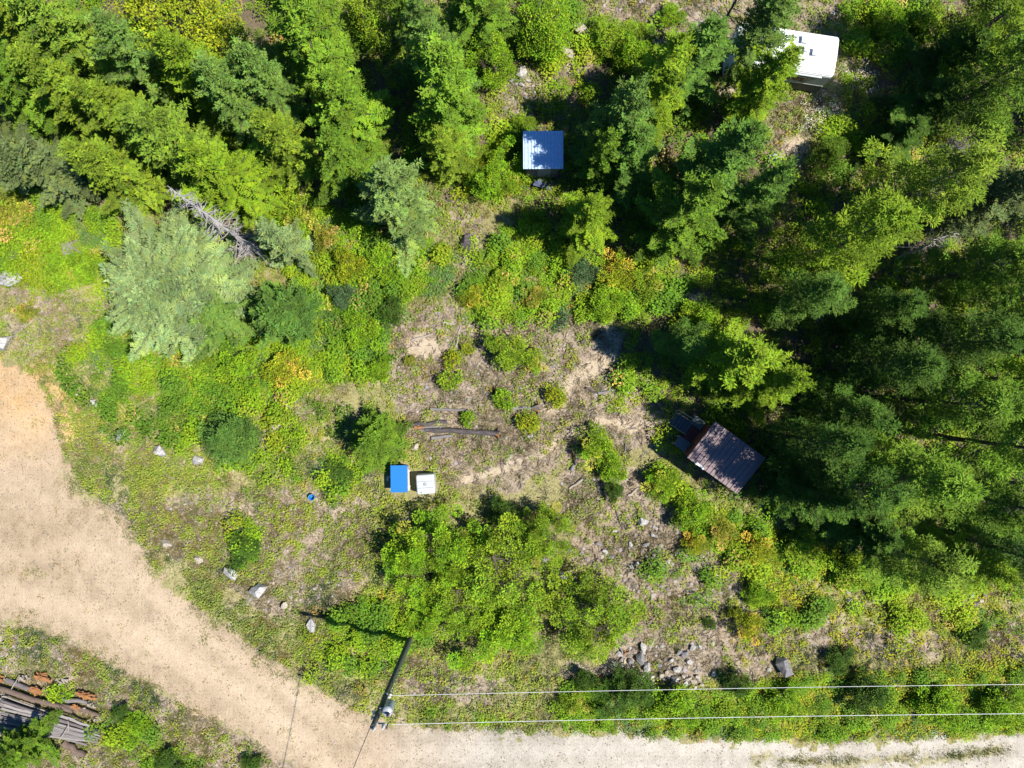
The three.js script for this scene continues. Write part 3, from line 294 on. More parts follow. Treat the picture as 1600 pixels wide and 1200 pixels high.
rocks([[1003, 1010, 22, 0], [1000, 1030, 30, 2], [1012, 1043, 26, 0], [986, 1035, 18, 2], [1018, 1058, 18, 0], [1033, 1056, 18, 1], [1042, 1050, 12, 1], [1057, 1045, 18, 0], [1055, 1060, 20, 0], [1067, 1055, 14, 1], [1075, 1058, 14, 1], [1082, 1062, 16, 1], [1088, 1055, 14, 1], [1070, 1066, 14, 0], [1085, 1072, 12, 1], [1020, 1066, 12, 1], [1048, 1030, 12, 0], [1068, 1020, 18, 2], [1080, 1010, 16, 0], [1060, 1018, 14, 2], [1092, 1008, 12, 0], [968, 1022, 16, 0], [972, 1040, 14, 1], [1113, 1050, 14, 0], [1030, 1040, 12, 2], [1095, 1068, 11, 1], [1076, 1032, 16, 0]], 'in the tumbled row above the upper power line', 'stones tumbled along the top of the road bank');
rocks([[1322, 922, 18, 0], [1326, 937, 16, 0], [1330, 950, 12, 2], [1275, 942, 11, 0], [1275, 960, 10, 0], [1292, 962, 10, 0]], 'in the small scatter right of the stony slope', 'scattered stones right of the slope');
rocks([[1505, 945, 16, 1], [1520, 930, 14, 0], [1525, 945, 16, 2], [1512, 960, 18, 2], [1530, 957, 14, 0], [1535, 940, 12, 0], [1503, 965, 12, 0], [1517, 975, 14, 2], [1540, 930, 12, 2], [1508, 918, 12, 0]], 'in the heap near the right edge', 'stone heap near the right edge');
rocks([[815, 135, 14, 0], [825, 128, 12, 0], [800, 130, 14, 2], [905, 62, 14, 1], [930, 65, 16, 0], [940, 62, 12, 0], [912, 40, 14, 0]], 'in the stony bank at the top', 'rubble of the stony bank');
rocks([[960, 830, 12, 0], [985, 850, 12, 0], [1010, 850, 14, 2], [1020, 835, 12, 0], [935, 850, 12, 2], [945, 862, 14, 0], [955, 870, 12, 2], [995, 880, 12, 0], [1010, 870, 10, 0], [890, 860, 12, 2]], 'lying on the bare slope below the cabin', 'stones on the bare slope');
rocks([[1353, 8, 14], [1356, 18, 12], [1347, 12, 12], [1360, 10, 11], [1357, 26, 10]], 'in the little cairn at the top edge', 'little cairn on the top edge');
// ---------------------------------------------------------------- logs
const wq = rng(1234), logMs = { silver: worn([0.27, 0.245, 0.23], 0.5, 83, 0.9, {}, 5, 0.4), umber: worn([0.11, 0.09, 0.085], 0.6, 85, 0.9, {}, 5, 0.4), grey: worn([0.19, 0.172, 0.165], 0.7, 71, 0.9, {}, 5, 0.4), char: worn([0.075, 0.062, 0.062], 1.5, 73, 0.85, {}, 5, 0.4), pale: worn([0.32, 0.275, 0.23], 0.4, 75, 0.9, {}, 5, 0.4), brown: worn([0.15, 0.105, 0.08], 0.6, 77, 0.9, {}, 5, 0.4), rust: worn([0.3, 0.135, 0.05], 0.7, 79, 0.95, {}, 3, 1), mauve: worn([0.15, 0.125, 0.125], 0.6, 81, 0.9, {}, 5, 0.4) };
function log(name, label, mat, x0, y0, x1, y1, r, o = {}) {
  const a = V(X(x0), 0, Z(y0)), b = V(X(x1), 0, Z(y1)), L = a.distanceTo(b), seg = max(4, floor(L / 0.25)), n = 9, pts = [], s0 = wq() * 50, p = [], uv = [], ix = [], lift = o.y || 0, r1 = r * (o.taper ?? 0.7);
  const d = b.clone().sub(a).normalize(), sd = V(-d.z, 0, d.x), c = a.clone().lerp(b, 0.5); const y0g = gh(a.x, a.z) + lift, y1g = gh(b.x, b.z) + (o.y1 ?? lift);
  for (let k = 0; k <= seg; k++) { const t = k / seg, q = a.clone().lerp(b, t), rr = lerp(r, r1, t) * (o.flare && t > 0.93 ? 1 + (t - 0.93) * 16 : 1), wob = (vn(t * 4 + s0, 3) - 0.5) * r * (o.bend ?? 1); q.addScaledVector(sd, wob); q.y = lerp(y0g, y1g, t) + rr * 0.8; for (let j = 0; j <= n; j++) { const an = j / n * 6.2832, k2 = rr * (0.86 + 0.3 * vn(t * L * 3 + s0, (j % n) * 1.7)) * (k === 0 || k === seg ? 0.85 : 1); p.push(q.x + sd.x * cos(an) * k2 - c.x, q.y + sin(an) * k2 * (o.flat ?? 1) - y0g, q.z + sd.z * cos(an) * k2 - c.z); uv.push(j / n, t * L); } }
  for (let k = 0; k < seg; k++) for (let j = 0; j < n; j++) { const i = k * (n + 1) + j; ix.push(i, i + 1, i + n + 1, i + 1, i + n + 2, i + n + 1); } for (const k of [0, seg]) for (let j = 1; j < n - 1; j++) { const i = k * (n + 1); k ? ix.push(i, i + j + 1, i + j) : ix.push(i, i + j, i + j + 1); }
  const g = new THREE.BufferGeometry(); g.setAttribute('position', new THREE.Float32BufferAttribute(p, 3)); g.setAttribute('uv', new THREE.Float32BufferAttribute(uv, 2)); g.setIndex(ix); g.computeVertexNormals();
  const m = new THREE.MeshStandardMaterial(); let obj;
  if (o.roots) { obj = thing(name, label, o.cat || 'log', c.x, y0g, c.z); part('stem', g, logMs[mat], obj); for (let i = 0; i < o.roots; i++) { const e = V(b.x - c.x, 0.15, b.z - c.z), an = i / o.roots * 6.28, q = new Mesher(), l = wq.r(0.3, 0.6), dir = V(d.x * 0.35 + sd.x * cos(an), sin(an) * 0.7 + 0.1, d.z * 0.35 + sd.z * cos(an)); q.limb([e.clone().addScaledVector(d, -0.25), e.clone().addScaledVector(dir, l * 0.5), e.clone().addScaledVector(dir, l)], [r * 0.75, r * 0.5, r * 0.15], [1, 1, 1], 6); part('root', q.geo(), i % 3 === 1 ? logMs.rust : logMs[mat], obj); } }
  else { obj = single(name, g, logMs[mat], label, o.cat || 'log', o.group); obj.position.set(c.x, y0g, c.z); } return obj;
}
log('log', 'long charred log with its root flare at the right end in the clearing', 'char', 664, 671, 776, 676, 0.13, { taper: 1.35, roots: 7, bend: 0.6 }); log('log', 'short charred log lying above the long burnt one', 'char', 641, 664, 698, 658, 0.11, { taper: 1.1 }); log('log', 'grey split log pressed between the two charred ones', 'grey', 650, 667, 697, 667, 0.08); log('log', 'charred grey log just under the left end of the long burnt one', 'mauve', 655, 671, 700, 674, 0.09); log('log', 'grey log with burnt end below the long burnt one', 'grey', 674, 684, 708, 680, 0.12); log('log', 'orange broken log end left of the burnt logs', 'rust', 647, 668, 661, 668, 0.09, { taper: 1 });
log('log', 'thin grey pole lying above the burnt logs', 'grey', 672, 638, 731, 641, 0.09); log('log', 'thin brown stick crossing above the grey pole', 'brown', 693, 618, 699, 637, 0.05); log('log', 'weathered grey log right of the clearing centre', 'grey', 934, 615, 968, 607, 0.09, { taper: 0.9 }); log('log', 'dark broken log left of the weathered grey one', 'char', 915, 607, 935, 614, 0.09); log('log', 'upright-lying grey stick below left of the cabin steps', 'mauve', 978, 690, 977, 718, 0.06); log('log', 'pale split log on the slope below the cabin', 'pale', 982, 775, 1000, 761, 0.09, { taper: 0.5 }); log('log', 'long thin dark stick on the slope', 'char', 957, 782, 973, 828, 0.05, { taper: 0.5 }); log('log', 'pale chunk of wood on the slope below the grey stump', 'pale', 890, 765, 910, 748, 0.07, { taper: 1.4 });
log('log', 'pale bent branch at the upper left of the bare sandy patch', 'pale', 642, 531, 677, 521, 0.06); log('log', 'pale pole right of the bare sandy patch, left of two crossing', 'pale', 712, 542, 720, 505, 0.05); log('log', 'pale pole right of the bare sandy patch, right of two crossing', 'grey', 700, 540, 741, 508, 0.05); log('log', 'whitish branch above the bare sandy patch', 'pale', 692, 504, 712, 506, 0.07); log('log', 'pale stick in the grass above the round young pine', 'pale', 425, 628, 446, 600, 0.04); log('log', 'pale stick on the grass left of the clearing', 'pale', 462, 618, 467, 606, 0.03); log('log', 'grey post leaning in the bushes on the top edge', 'mauve', 1453, 12, 1462, 38, 0.12, { y: 0.4, taper: 0.9 }); log('log', 'pale stick right of the stony slope', 'pale', 1218, 985, 1226, 975, 0.04); log('log', 'thin dark trunk shading the right margin of the stand', 'char', 1490, 882, 1600, 918, 0.07); log('log', 'grey stick on the dry ground right of the timber pile', 'mauve', 214, 1190, 230, 1160, 0.05);
log('stump', 'pale driftwood stump with grey roots in the clearing', 'grey', 800, 638, 838, 637, 0.13, { roots: 9, cat: 'stump' }); log('stump', 'silvery stump left of the shrub by the cabin', 'grey', 892, 735, 903, 718, 0.13, { roots: 8, cat: 'stump' }); log('stump', 'dark short stump at the top right of the clearing', 'char', 907, 534, 914, 531, 0.14, { cat: 'stump' }); log('stump', 'grey driftwood at the lower right of the yellow-green shrub by the rocks', 'grey', 968, 1035, 975, 1018, 0.1, { roots: 5, cat: 'stump' });
// timber pile in the lower left corner
const pq = rng(909), G1 = 'weathered poles of the timber pile';
for (let i = 0; i < 28; i++) { const nth = i ? ORD[i] + ' weathered grey pole from the top of the timber pile' : 'topmost weathered grey pole of the timber pile', k = i / 27, y0 = lerp(1082, 1140, k) + pq.n() * 3, x0 = lerp(2, 40, k) + pq.r(-22, 14), x1 = lerp(130, 160, pq()), y1 = y0 + (x1 - x0) * lerp(0.42, 0.16, k) + pq.n() * 3; log('timber_pole', nth, ['mauve', 'grey', 'grey', 'silver', 'umber'][floor(pq() * 5)], x0, y0, x1, min(y1, 1162), pq.r(0.038, 0.075), { y: 0.25 + 0.3 * sin(k * 3) + pq() * 0.14, y1: 0.12 + 0.25 * sin(k * 3) + pq() * 0.14, taper: pq.r(0.7, 1.1), group: G1, cat: 'timber pole' }); }
for (let i = 0; i < 8; i++) { const k = i / 7, x0 = lerp(8, 60, k), y0 = lerp(1100, 1142, k); log('timber_pole', 'weathered pole under the top layer of the timber pile', 'grey', x0, y0, x0 + pq.r(70, 100), y0 + pq.r(16, 26), pq.r(0.06, 0.09), { y: 0.02 + pq() * 0.1, taper: 0.9, group: 'lower layer of poles in the timber pile', cat: 'timber pole' }); }
log('log', 'long reddish-brown log along the upper side of the timber pile', 'brown', -20, 1062, 118, 1108, 0.16, { y: 0.25, taper: 0.8 }); log('log', 'brown log end at the right of the timber pile', 'brown', 90, 1098, 158, 1116, 0.14, { y: 0.15 }); log('log', 'brown log on top of the timber pile at the left edge', 'mauve', 15, 1058, 62, 1078, 0.15, { y: 0.1 }); log('log', 'brown log sticking out under the timber pile, below it', 'brown', 100, 1160, 132, 1182, 0.2, { taper: 0.9 }); log('log', 'grey log with dark underside at the right of the timber pile', 'grey', 100, 1092, 138, 1096, 0.14, { y: 0.1 });
log('plank', 'flat grey plank on the timber pile', 'silver', 96, 1110, 146, 1130, 0.08, { y: 0.55, flat: 0.2, taper: 1, cat: 'plank' }); log('plank', 'flat pale plank at the left of the timber pile', 'silver', 18, 1094, 90, 1118, 0.08, { y: 0.5, flat: 0.2, taper: 1, cat: 'plank' }); log('plank', 'flat wide plank lowest on the timber pile', 'grey', 108, 1139, 148, 1146, 0.11, { y: 0.5, flat: 0.15, taper: 1, cat: 'plank' });
log('branch', 'thin pale forked branch lying across the timber pile', 'pale', 103, 1149, 118, 1125, 0.025, { y: 0.78, cat: 'branch' }); log('branch', 'short pale branch beside the forked one on the timber pile', 'pale', 117, 1135, 117, 1118, 0.025, { y: 0.78, cat: 'branch' }); log('branch', 'pale crooked branch at the upper left of the timber pile', 'pale', 28, 1070, 36, 1055, 0.03, { y: 0.5, cat: 'branch' });
for (const [x, y, w, d, n, lab] of [[70, 1056, 15, 7, 26, 'heap of orange-brown bark above the timber pile'], [60, 1076, 10, 8, 18, 'orange-brown bark scraps on the brown log of the timber pile'], [135, 1085, 20, 6, 26, 'orange rotten wood at the right end of the timber pile'], [4, 1056, 10, 6, 16, 'orange bark on the left edge beside the timber pile'], [121, 1104, 6, 4, 10, 'small orange bark heap in the middle of the timber pile']]) { const ox = X(x), oz = Z(y), t = thing('bark_heap', lab, 'bark heap', ox, gh(ox, oz), oz); const gs = [0, 1, 2].map((k) => box(0.32 + k * 0.1, 0.03, 0.08 + k * 0.03)); for (let i = 0; i < n; i++) { const p = part('bark_piece', gs[i % 3], logMs.rust, t); const u = pq.n(), v = pq.n(); p.position.set(u * w / PPM + v * 0.05, 0.3 * (1 - abs(v)) + pq() * 0.1 + 0.03, v * d / PPM + u * w / PPM * 0.3); p.rotation.set(pq.n() * 0.6, -0.35 + pq.n(), pq.n() * 0.4); } }
for (const [x, y, n] of [[38, 1058, 14], [98, 1064, 12], [140, 1100, 8], [150, 1125, 10], [10, 1085, 14]]) { const ox = X(x), oz = Z(y), t = thing('splinter_heap', ['pale splinters at the upper left of the timber pile', 'pale splinters above the green bush on the timber pile', 'pale splinters at the right end of the timber pile', 'pale splinters below the right end of the timber pile', 'pale broken wood on the left edge of the timber pile'][[14, 12, 8, 10, 14].indexOf(n) === 0 && x === 10 ? 4 : [38, 98, 140, 150, 10].indexOf(x)], 'splinter heap', ox, gh(ox, oz), oz), g = box(0.3, 0.04, 0.06); for (let i = 0; i < n; i++) { const p = part('splinter', g, logMs.pale, t); p.position.set(pq.n() * 0.45, pq() * 0.35, pq.n() * 0.25); p.rotation.set(pq.n(), pq() * 6, pq.n() * 0.5); p.scale.set(pq.r(0.4, 1.3), 1, pq.r(0.6, 1.8)); } }

// ---------------------------------------------------------------- trees and shrubs
const barkM = std([0.1, 0.075, 0.055], 0.95), twigM = std([0.14, 0.11, 0.085], 0.95), greyM = std([0.36, 0.33, 0.33], 0.95, {});
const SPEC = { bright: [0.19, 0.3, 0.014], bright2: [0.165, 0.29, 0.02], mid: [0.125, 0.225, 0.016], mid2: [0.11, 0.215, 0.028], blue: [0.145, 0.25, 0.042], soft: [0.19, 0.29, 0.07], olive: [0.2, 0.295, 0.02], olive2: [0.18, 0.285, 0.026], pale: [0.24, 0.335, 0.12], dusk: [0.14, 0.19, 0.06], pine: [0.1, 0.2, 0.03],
  lime: [0.2, 0.36, 0.013], yellow: [0.28, 0.355, 0.014], deep: [0.07, 0.145, 0.015], amber: [0.25, 0.3, 0.025], teal: [0.09, 0.17, 0.065], spring: [0.22, 0.35, 0.018] };  // deep also paints shade into conifers of the right stand
const leafMats = {}; const lmat = (k) => leafMats[k] || (leafMats[k] = leafMat(SPEC[k], 0.2));
const shapes = {};
// conifer: whorls of drooping limbs, each carrying flat sprays (or upright tufts) of needles
function coniferGeo(key, { h, r, seed, gap = 0.4, per = 5.4, tuft = 0, bare = 0.1, droop = 0.3, skew = 0.8, wide = 0.062, lumpy = 0.48, ragged = 0 }) {
  if (shapes[key]) return shapes[key];
  const q = rng(seed), crown = new Mesher(), limbs = new Mesher(), trunk = new Mesher(), w = [1, 1, 1];
  const bx = q.n() * 0.25, bz = q.n() * 0.25, axis = (y) => V(bx * sin(y / h * 2.5), y, bz * sin(y / h * 2.1));
  trunk.limb([-0.1, 0.3, h * 0.3, h * 0.65, h].map(axis), [0.03 + h * 0.02, 0.02 + h * 0.0165, h * 0.0115, h * 0.006, 0.01], w, 8);
  const spray = (x, y, z, dx, dy, dz, len, k) => {
    const c = q() < 0.2 ? [k * 1.35, k * 1.22, k * 0.9] : [k * q.r(0.85, 1.15), k, k * q.r(0.8, 1.25)]; let ux = q.n() * 0.45, uz = q.n() * 0.45;
    crown.kite(x, y, z, dx, dy, dz, len, wide * (0.5 + len * 0.4), c, 0.5, ux, 1, uz);
    const n = floor(len / 0.14); for (let j = 1; j <= n; j++) for (const sd of [-1, 1]) { const t = j / (n + 1), a = sd * q.r(0.7, 1.1), ex = dx * cos(a) - dz * sin(a), ez = dx * sin(a) + dz * cos(a), L = len * (1 - t) * 0.55 + 0.07; crown.kite(x + dx * len * t, y + dy * len * t, z + dz * len * t, ex, dy + q.r(-0.2, 0.12), ez, L * q.r(0.7, 1.2), wide * 0.62, c, 0.4, q.n() * 0.5, 1, q.n() * 0.5); }
  };
  const lump = (x, y, z, s, k, n) => { const hue = q.r(0.88, 1.14); for (let j = 0; j < n; j++) { const a = q() * 6.283, e = q.r(-0.35, 1.25), ex = cos(a) * cos(e), ey = sin(e), ez = sin(a) * cos(e), f = s * pow(q(), 0.5) * 0.85, kk = k * q.r(0.78, 1.25), L = min(0.24, s * 0.9) * q.r(0.6, 1.05); crown.kite(x + ex * f, y + ey * f * 0.7, z + ez * f, ex, ey * 0.6 + q.n() * 0.3, ez, L, wide * q.r(0.28, 0.5), [kk * hue * q.r(0.92, 1.1), kk, kk * q.r(0.8, 1.2)], 0.35, q.n() * 0.8, 1, q.n() * 0.8); } };
  const puff = (x, y, z, dx, dy, dz, s, k) => { lump(x, y, z, s * q.r(0.8, 1.8), k * q.r(0.8, 1.2), 44); };
  const lob = Array.from({ length: 6 }, () => [q() * 6.28, q.r(-0.3, 0.36)]);
  for (let y = h * bare + 0.3; y < h - 0.1; y += gap * lerp(1.15, 0.7, y / h) * q.r(0.75, 1.25)) {
    const t = y / h, n = max(3, Math.round(per * lerp(1, 0.7, t) * q.r(0.75, 1.25))), a0 = q() * 6.28;
    for (let b = 0; b < n; b++) {
      const a = a0 + b / n * 6.28 + q.n() * 0.35; let lobe = 1; for (const [la, lk] of lob) lobe += lk * max(0, cos(a - la)) ** 3;
      const L = (r * pow(1 - t, skew) * min(1, 0.6 + t * 2.6) * lobe + 0.1) * (q() < 0.12 ? q.r(1.05, 1.35) : q.r(0.5 - ragged * 0.5, 1.06 + ragged * 0.6)), el = lerp(-0.12, 0.85, pow(t, 1.4)) + q.n() * 0.16, B = axis(y), ca = cos(a), sa = sin(a), pts = [], br = q.n() * 0.3;
      const at = (s) => { const bend = a + br * s; return V(B.x + cos(bend) * cos(el) * L * s, B.y + sin(el) * L * s - droop * L * 0.5 * s * s + 0.16 * L * s * s * s, B.z + sin(bend) * cos(el) * L * s); };
      for (let k = 0; k <= 3; k++) pts.push(at(k / 3)); const r0 = 0.008 + L * 0.012; limbs.limb(pts, [r0, r0 * 0.75, r0 * 0.45, 0.004], w, 3);
      const kb = q.r(0.62, 1.3), nt = max(2, floor(L / (tuft ? 0.3 : 0.15)));
      for (let i = 0; i <= nt; i++) {
        if (tuft && i < nt && q() < 0.3) continue; const s0 = tuft ? 0.3 : 0.16, s = s0 + (1 - s0) * i / nt, P = at(s), P2 = at(min(1, s + 0.05)), d = s < 0.99 ? P2.clone().sub(P).normalize() : P.clone().sub(at(0.95)).normalize();
        if (!tuft && q() < lumpy) lump(P.x + q.n() * 0.12, P.y + 0.02, P.z + q.n() * 0.12, q.r(0.18, 0.36) * min(1, 0.4 + L * 0.6), kb * q.r(0.8, 1.25), 24);
        if (i === nt) { tuft ? puff(P.x, P.y, P.z, d.x, d.y, d.z, 0.26, kb) : spray(P.x - d.x * 0.1, P.y - d.y * 0.1, P.z - d.z * 0.1, d.x, d.y, d.z, 0.3, kb * 1.05); continue; }
        for (const sd of [-1, 1]) {
          if (q() < 0.1) continue; const an = sd * q.r(0.6, 1.2), ex = d.x * cos(an) - d.z * sin(an), ez = d.x * sin(an) + d.z * cos(an), len = (0.13 + 0.36 * L * pow(1 - s, 0.7) * (s < 0.35 ? s / 0.35 : 1)) * q.r(0.65, 1.2);
          if (tuft) { const n2 = max(1, floor(len / 0.33)); for (let z2 = 1; z2 <= n2; z2++) { const u = z2 / n2; puff(P.x + ex * len * u, P.y + (d.y * 0.5 + 0.1) * len * u, P.z + ez * len * u, ex, d.y, ez, 0.22, kb * q.r(0.85, 1.15)); } }
          else spray(P.x, P.y, P.z, ex, d.y * 0.6 + q.r(-0.22, 0.12), ez, len, kb * q.r(0.85, 1.15));
        }
      }
    }
  }
  for (let k = 0; k < 5; k++) { const a = k * 1.3; spray(axis(h).x, h - 0.22, axis(h).z, cos(a) * 0.35, 0.94, sin(a) * 0.35, 0.34, 1); }
  return shapes[key] = { h, r, trunk: trunk.geo(), limbs: limbs.geo(), crown: crown.geo() };
}
// broadleaf crown: several stems, clumps of leaves through the volume, thicker towards the outside
function bushGeo(key, { h, r, seed, clumps, leaves, leaf, low = 0.15, orange = 0, size = 0.3, flat = 1 }) {
  if (shapes[key]) return shapes[key];
  const q = rng(seed), crown = new Mesher(), limbs = new Mesher(), trunk = new Mesher(), w = [1, 1, 1], tops = [];
  const ns = 5, stems = []; for (let i = 0; i < ns; i++) { const a = i / ns * 6.28 + q.n(), R = r * q.r(0.25, 0.6); stems.push([V(cos(a) * 0.05, -0.05, sin(a) * 0.05), V(cos(a) * R * 0.35, h * 0.35, sin(a) * R * 0.35), V(cos(a) * R, h * 0.75, sin(a) * R)]); }
  stems.forEach((s) => trunk.limb(s, [0.012 + h * 0.014, 0.01 + h * 0.008, 0.008], w, 5));
  const lob = Array.from({ length: 7 }, () => [q() * 6.28, q.r(-0.45, 0.35)]);
  for (let c = 0; c < clumps; c++) {
    const a = q() * 6.28; let lobe = 1; for (const [la, lk] of lob) lobe += lk * max(0, cos(a - la)) ** 4;
    const f = pow(q(), 0.42), el = Math.asin(q()) * 0.98, rr = r * lobe * f * cos(el), P = V(cos(a) * rr, h * (low + (0.94 - low) * f * sin(el)) + q.n() * 0.1 * h, sin(a) * rr); P.y = max(P.y, h * 0.1);
    const st = stems[floor(q() * ns)], S = st[1].clone().lerp(st[2], q()); limbs.limb([S, S.clone().lerp(P, 0.5).add(V(q.n() * 0.08, 0.05, q.n() * 0.08)), P], [0.008 + h * 0.004, 0.007, 0.004], w, 3);
    const kc = q.r(0.6, 1.3), isO = q() < orange, cs = size * q.r(0.65, 1.25), hue = q.r(0.85, 1.2);
    for (let i = 0; i < leaves; i++) {
      const u = V(q.n(), q.n() * 0.8 * flat, q.n()), l = pow(q(), 0.4) * cs; u.normalize(); if (u.y < 0 && q() < 0.55) u.y = -u.y; const k = kc * q.r(0.75, 1.25), c2 = isO ? [k * 2.3, k * 1.25, k * 4] : q() < 0.05 ? [k * 1.9, k * 1.35, k] : [k * hue * q.r(0.88, 1.12), k, k * q.r(0.7, 1.3)];
      const dir = u.clone().multiplyScalar(0.8).add(V(q.n() * 0.7, q.n() * 0.5 + 0.1, q.n() * 0.7)).normalize(), up = V(q.n() * 0.7 + u.x * 0.4, 1, q.n() * 0.7 + u.z * 0.4).normalize(), L = leaf * q.r(0.7, 1.25);
      crown.kite(P.x + u.x * l, max(0.03, P.y + u.y * l), P.z + u.z * l, dir.x, dir.y, dir.z, L, L * 0.3, c2, 0.25, up.x, up.y, up.z);
    }
  }
  return shapes[key] = { h, r, trunk: trunk.geo(), limbs: limbs.geo(), crown: crown.geo() };
}
const KINDS = {
  F1: () => coniferGeo('F1', { h: 10, r: 2.5, seed: 101, skew: 0.66 }), F2: () => coniferGeo('F2', { h: 10, r: 2.4, seed: 202, gap: 0.44, skew: 0.6, droop: 0.45, per: 6, ragged: 0.15 }), F3: () => coniferGeo('F3', { h: 11, r: 2.5, seed: 303, gap: 0.46, per: 5.5, ragged: 0.2, skew: 0.56 }),
  T1: () => coniferGeo('T1', { h: 11, r: 2.5, seed: 404, gap: 0.62, per: 5.2, tuft: 1, skew: 0.5, bare: 0.2, ragged: 0.3 }), T2: () => coniferGeo('T2', { h: 11, r: 2.4, seed: 505, gap: 0.7, per: 5, tuft: 1, skew: 0.45, bare: 0.25, droop: 0.1, ragged: 0.3 }),
  S1: () => coniferGeo('S1', { h: 5, r: 1.7, seed: 606, gap: 0.22, per: 7, skew: 0.7, bare: 0.02 }), S2: () => coniferGeo('S2', { h: 3.4, r: 1.7, seed: 707, gap: 0.3, per: 8, tuft: 1, skew: 0.45, bare: 0.02, droop: 0 }), W1: () => coniferGeo('W1', { h: 8, r: 3.6, seed: 808, gap: 0.3, per: 9, skew: 0.45, bare: 0.04, droop: 0.2, wide: 0.055, lumpy: 0.9 }),
  B1: () => bushGeo('B1', { h: 0.8, r: 0.6, seed: 1, clumps: 26, leaves: 34, leaf: 0.1, size: 0.2 }), B2: () => bushGeo('B2', { h: 1.0, r: 0.75, seed: 2, clumps: 34, leaves: 36, leaf: 0.11, size: 0.22, orange: 0.1 }),
  M1: () => bushGeo('M1', { h: 1.7, r: 1.35, seed: 3, clumps: 48, leaves: 110, leaf: 0.095, size: 0.33, low: 0.25 }), M2: () => bushGeo('M2', { h: 1.6, r: 1.3, seed: 4, clumps: 50, leaves: 105, leaf: 0.095, size: 0.31, low: 0.25, orange: 0.15 }), 
  L1: () => bushGeo('L1', { h: 3.2, r: 2.2, seed: 5, clumps: 80, leaves: 190, leaf: 0.105, size: 0.46, low: 0.3 }), L2: () => bushGeo('L2', { h: 3.4, r: 2.2, seed: 6, clumps: 84, leaves: 180, leaf: 0.105, size: 0.44, orange: 0.16, low: 0.3 }), L3: () => bushGeo('L3', { h: 2.8, r: 2, seed: 7, clumps: 110, leaves: 150, leaf: 0.09, size: 0.36, low: 0.3 }),
  D1: () => bushGeo('D1', { h: 7, r: 3, seed: 8, clumps: 260, leaves: 70, leaf: 0.14, size: 0.5, low: 0.3 }), D2: () => bushGeo('D2', { h: 5, r: 2.3, seed: 9, clumps: 190, leaves: 64, leaf: 0.13, size: 0.42, low: 0.2 }),
};
const protos = {}, turn = rng(4242);
function plant(name, cat, kind, tint, px, py, h, r, label, group) {   // px, py: where the middle of its crown shows on the plan
  const key = kind + tint + name, s = KINDS[kind](); let o;
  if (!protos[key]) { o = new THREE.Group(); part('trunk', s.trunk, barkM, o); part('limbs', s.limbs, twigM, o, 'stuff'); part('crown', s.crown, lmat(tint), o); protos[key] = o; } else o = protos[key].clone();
  const mid = h * (cat === 'tree' && kind[0] !== 'D' ? 0.4 : 0.5), x = X(px, mid), z = Z(py, mid);
  o.name = numbered(name); delete o.userData.group; tag(o, label, cat, group); o.position.set(x, gh(x, z) - 0.03, z); o.rotation.set(turn.n() * 0.05, turn() * 6.28, turn.n() * 0.05); o.scale.set(r / s.r, h / s.h, r / s.r * turn.r(0.92, 1.08)); scene.add(o); return o;
}
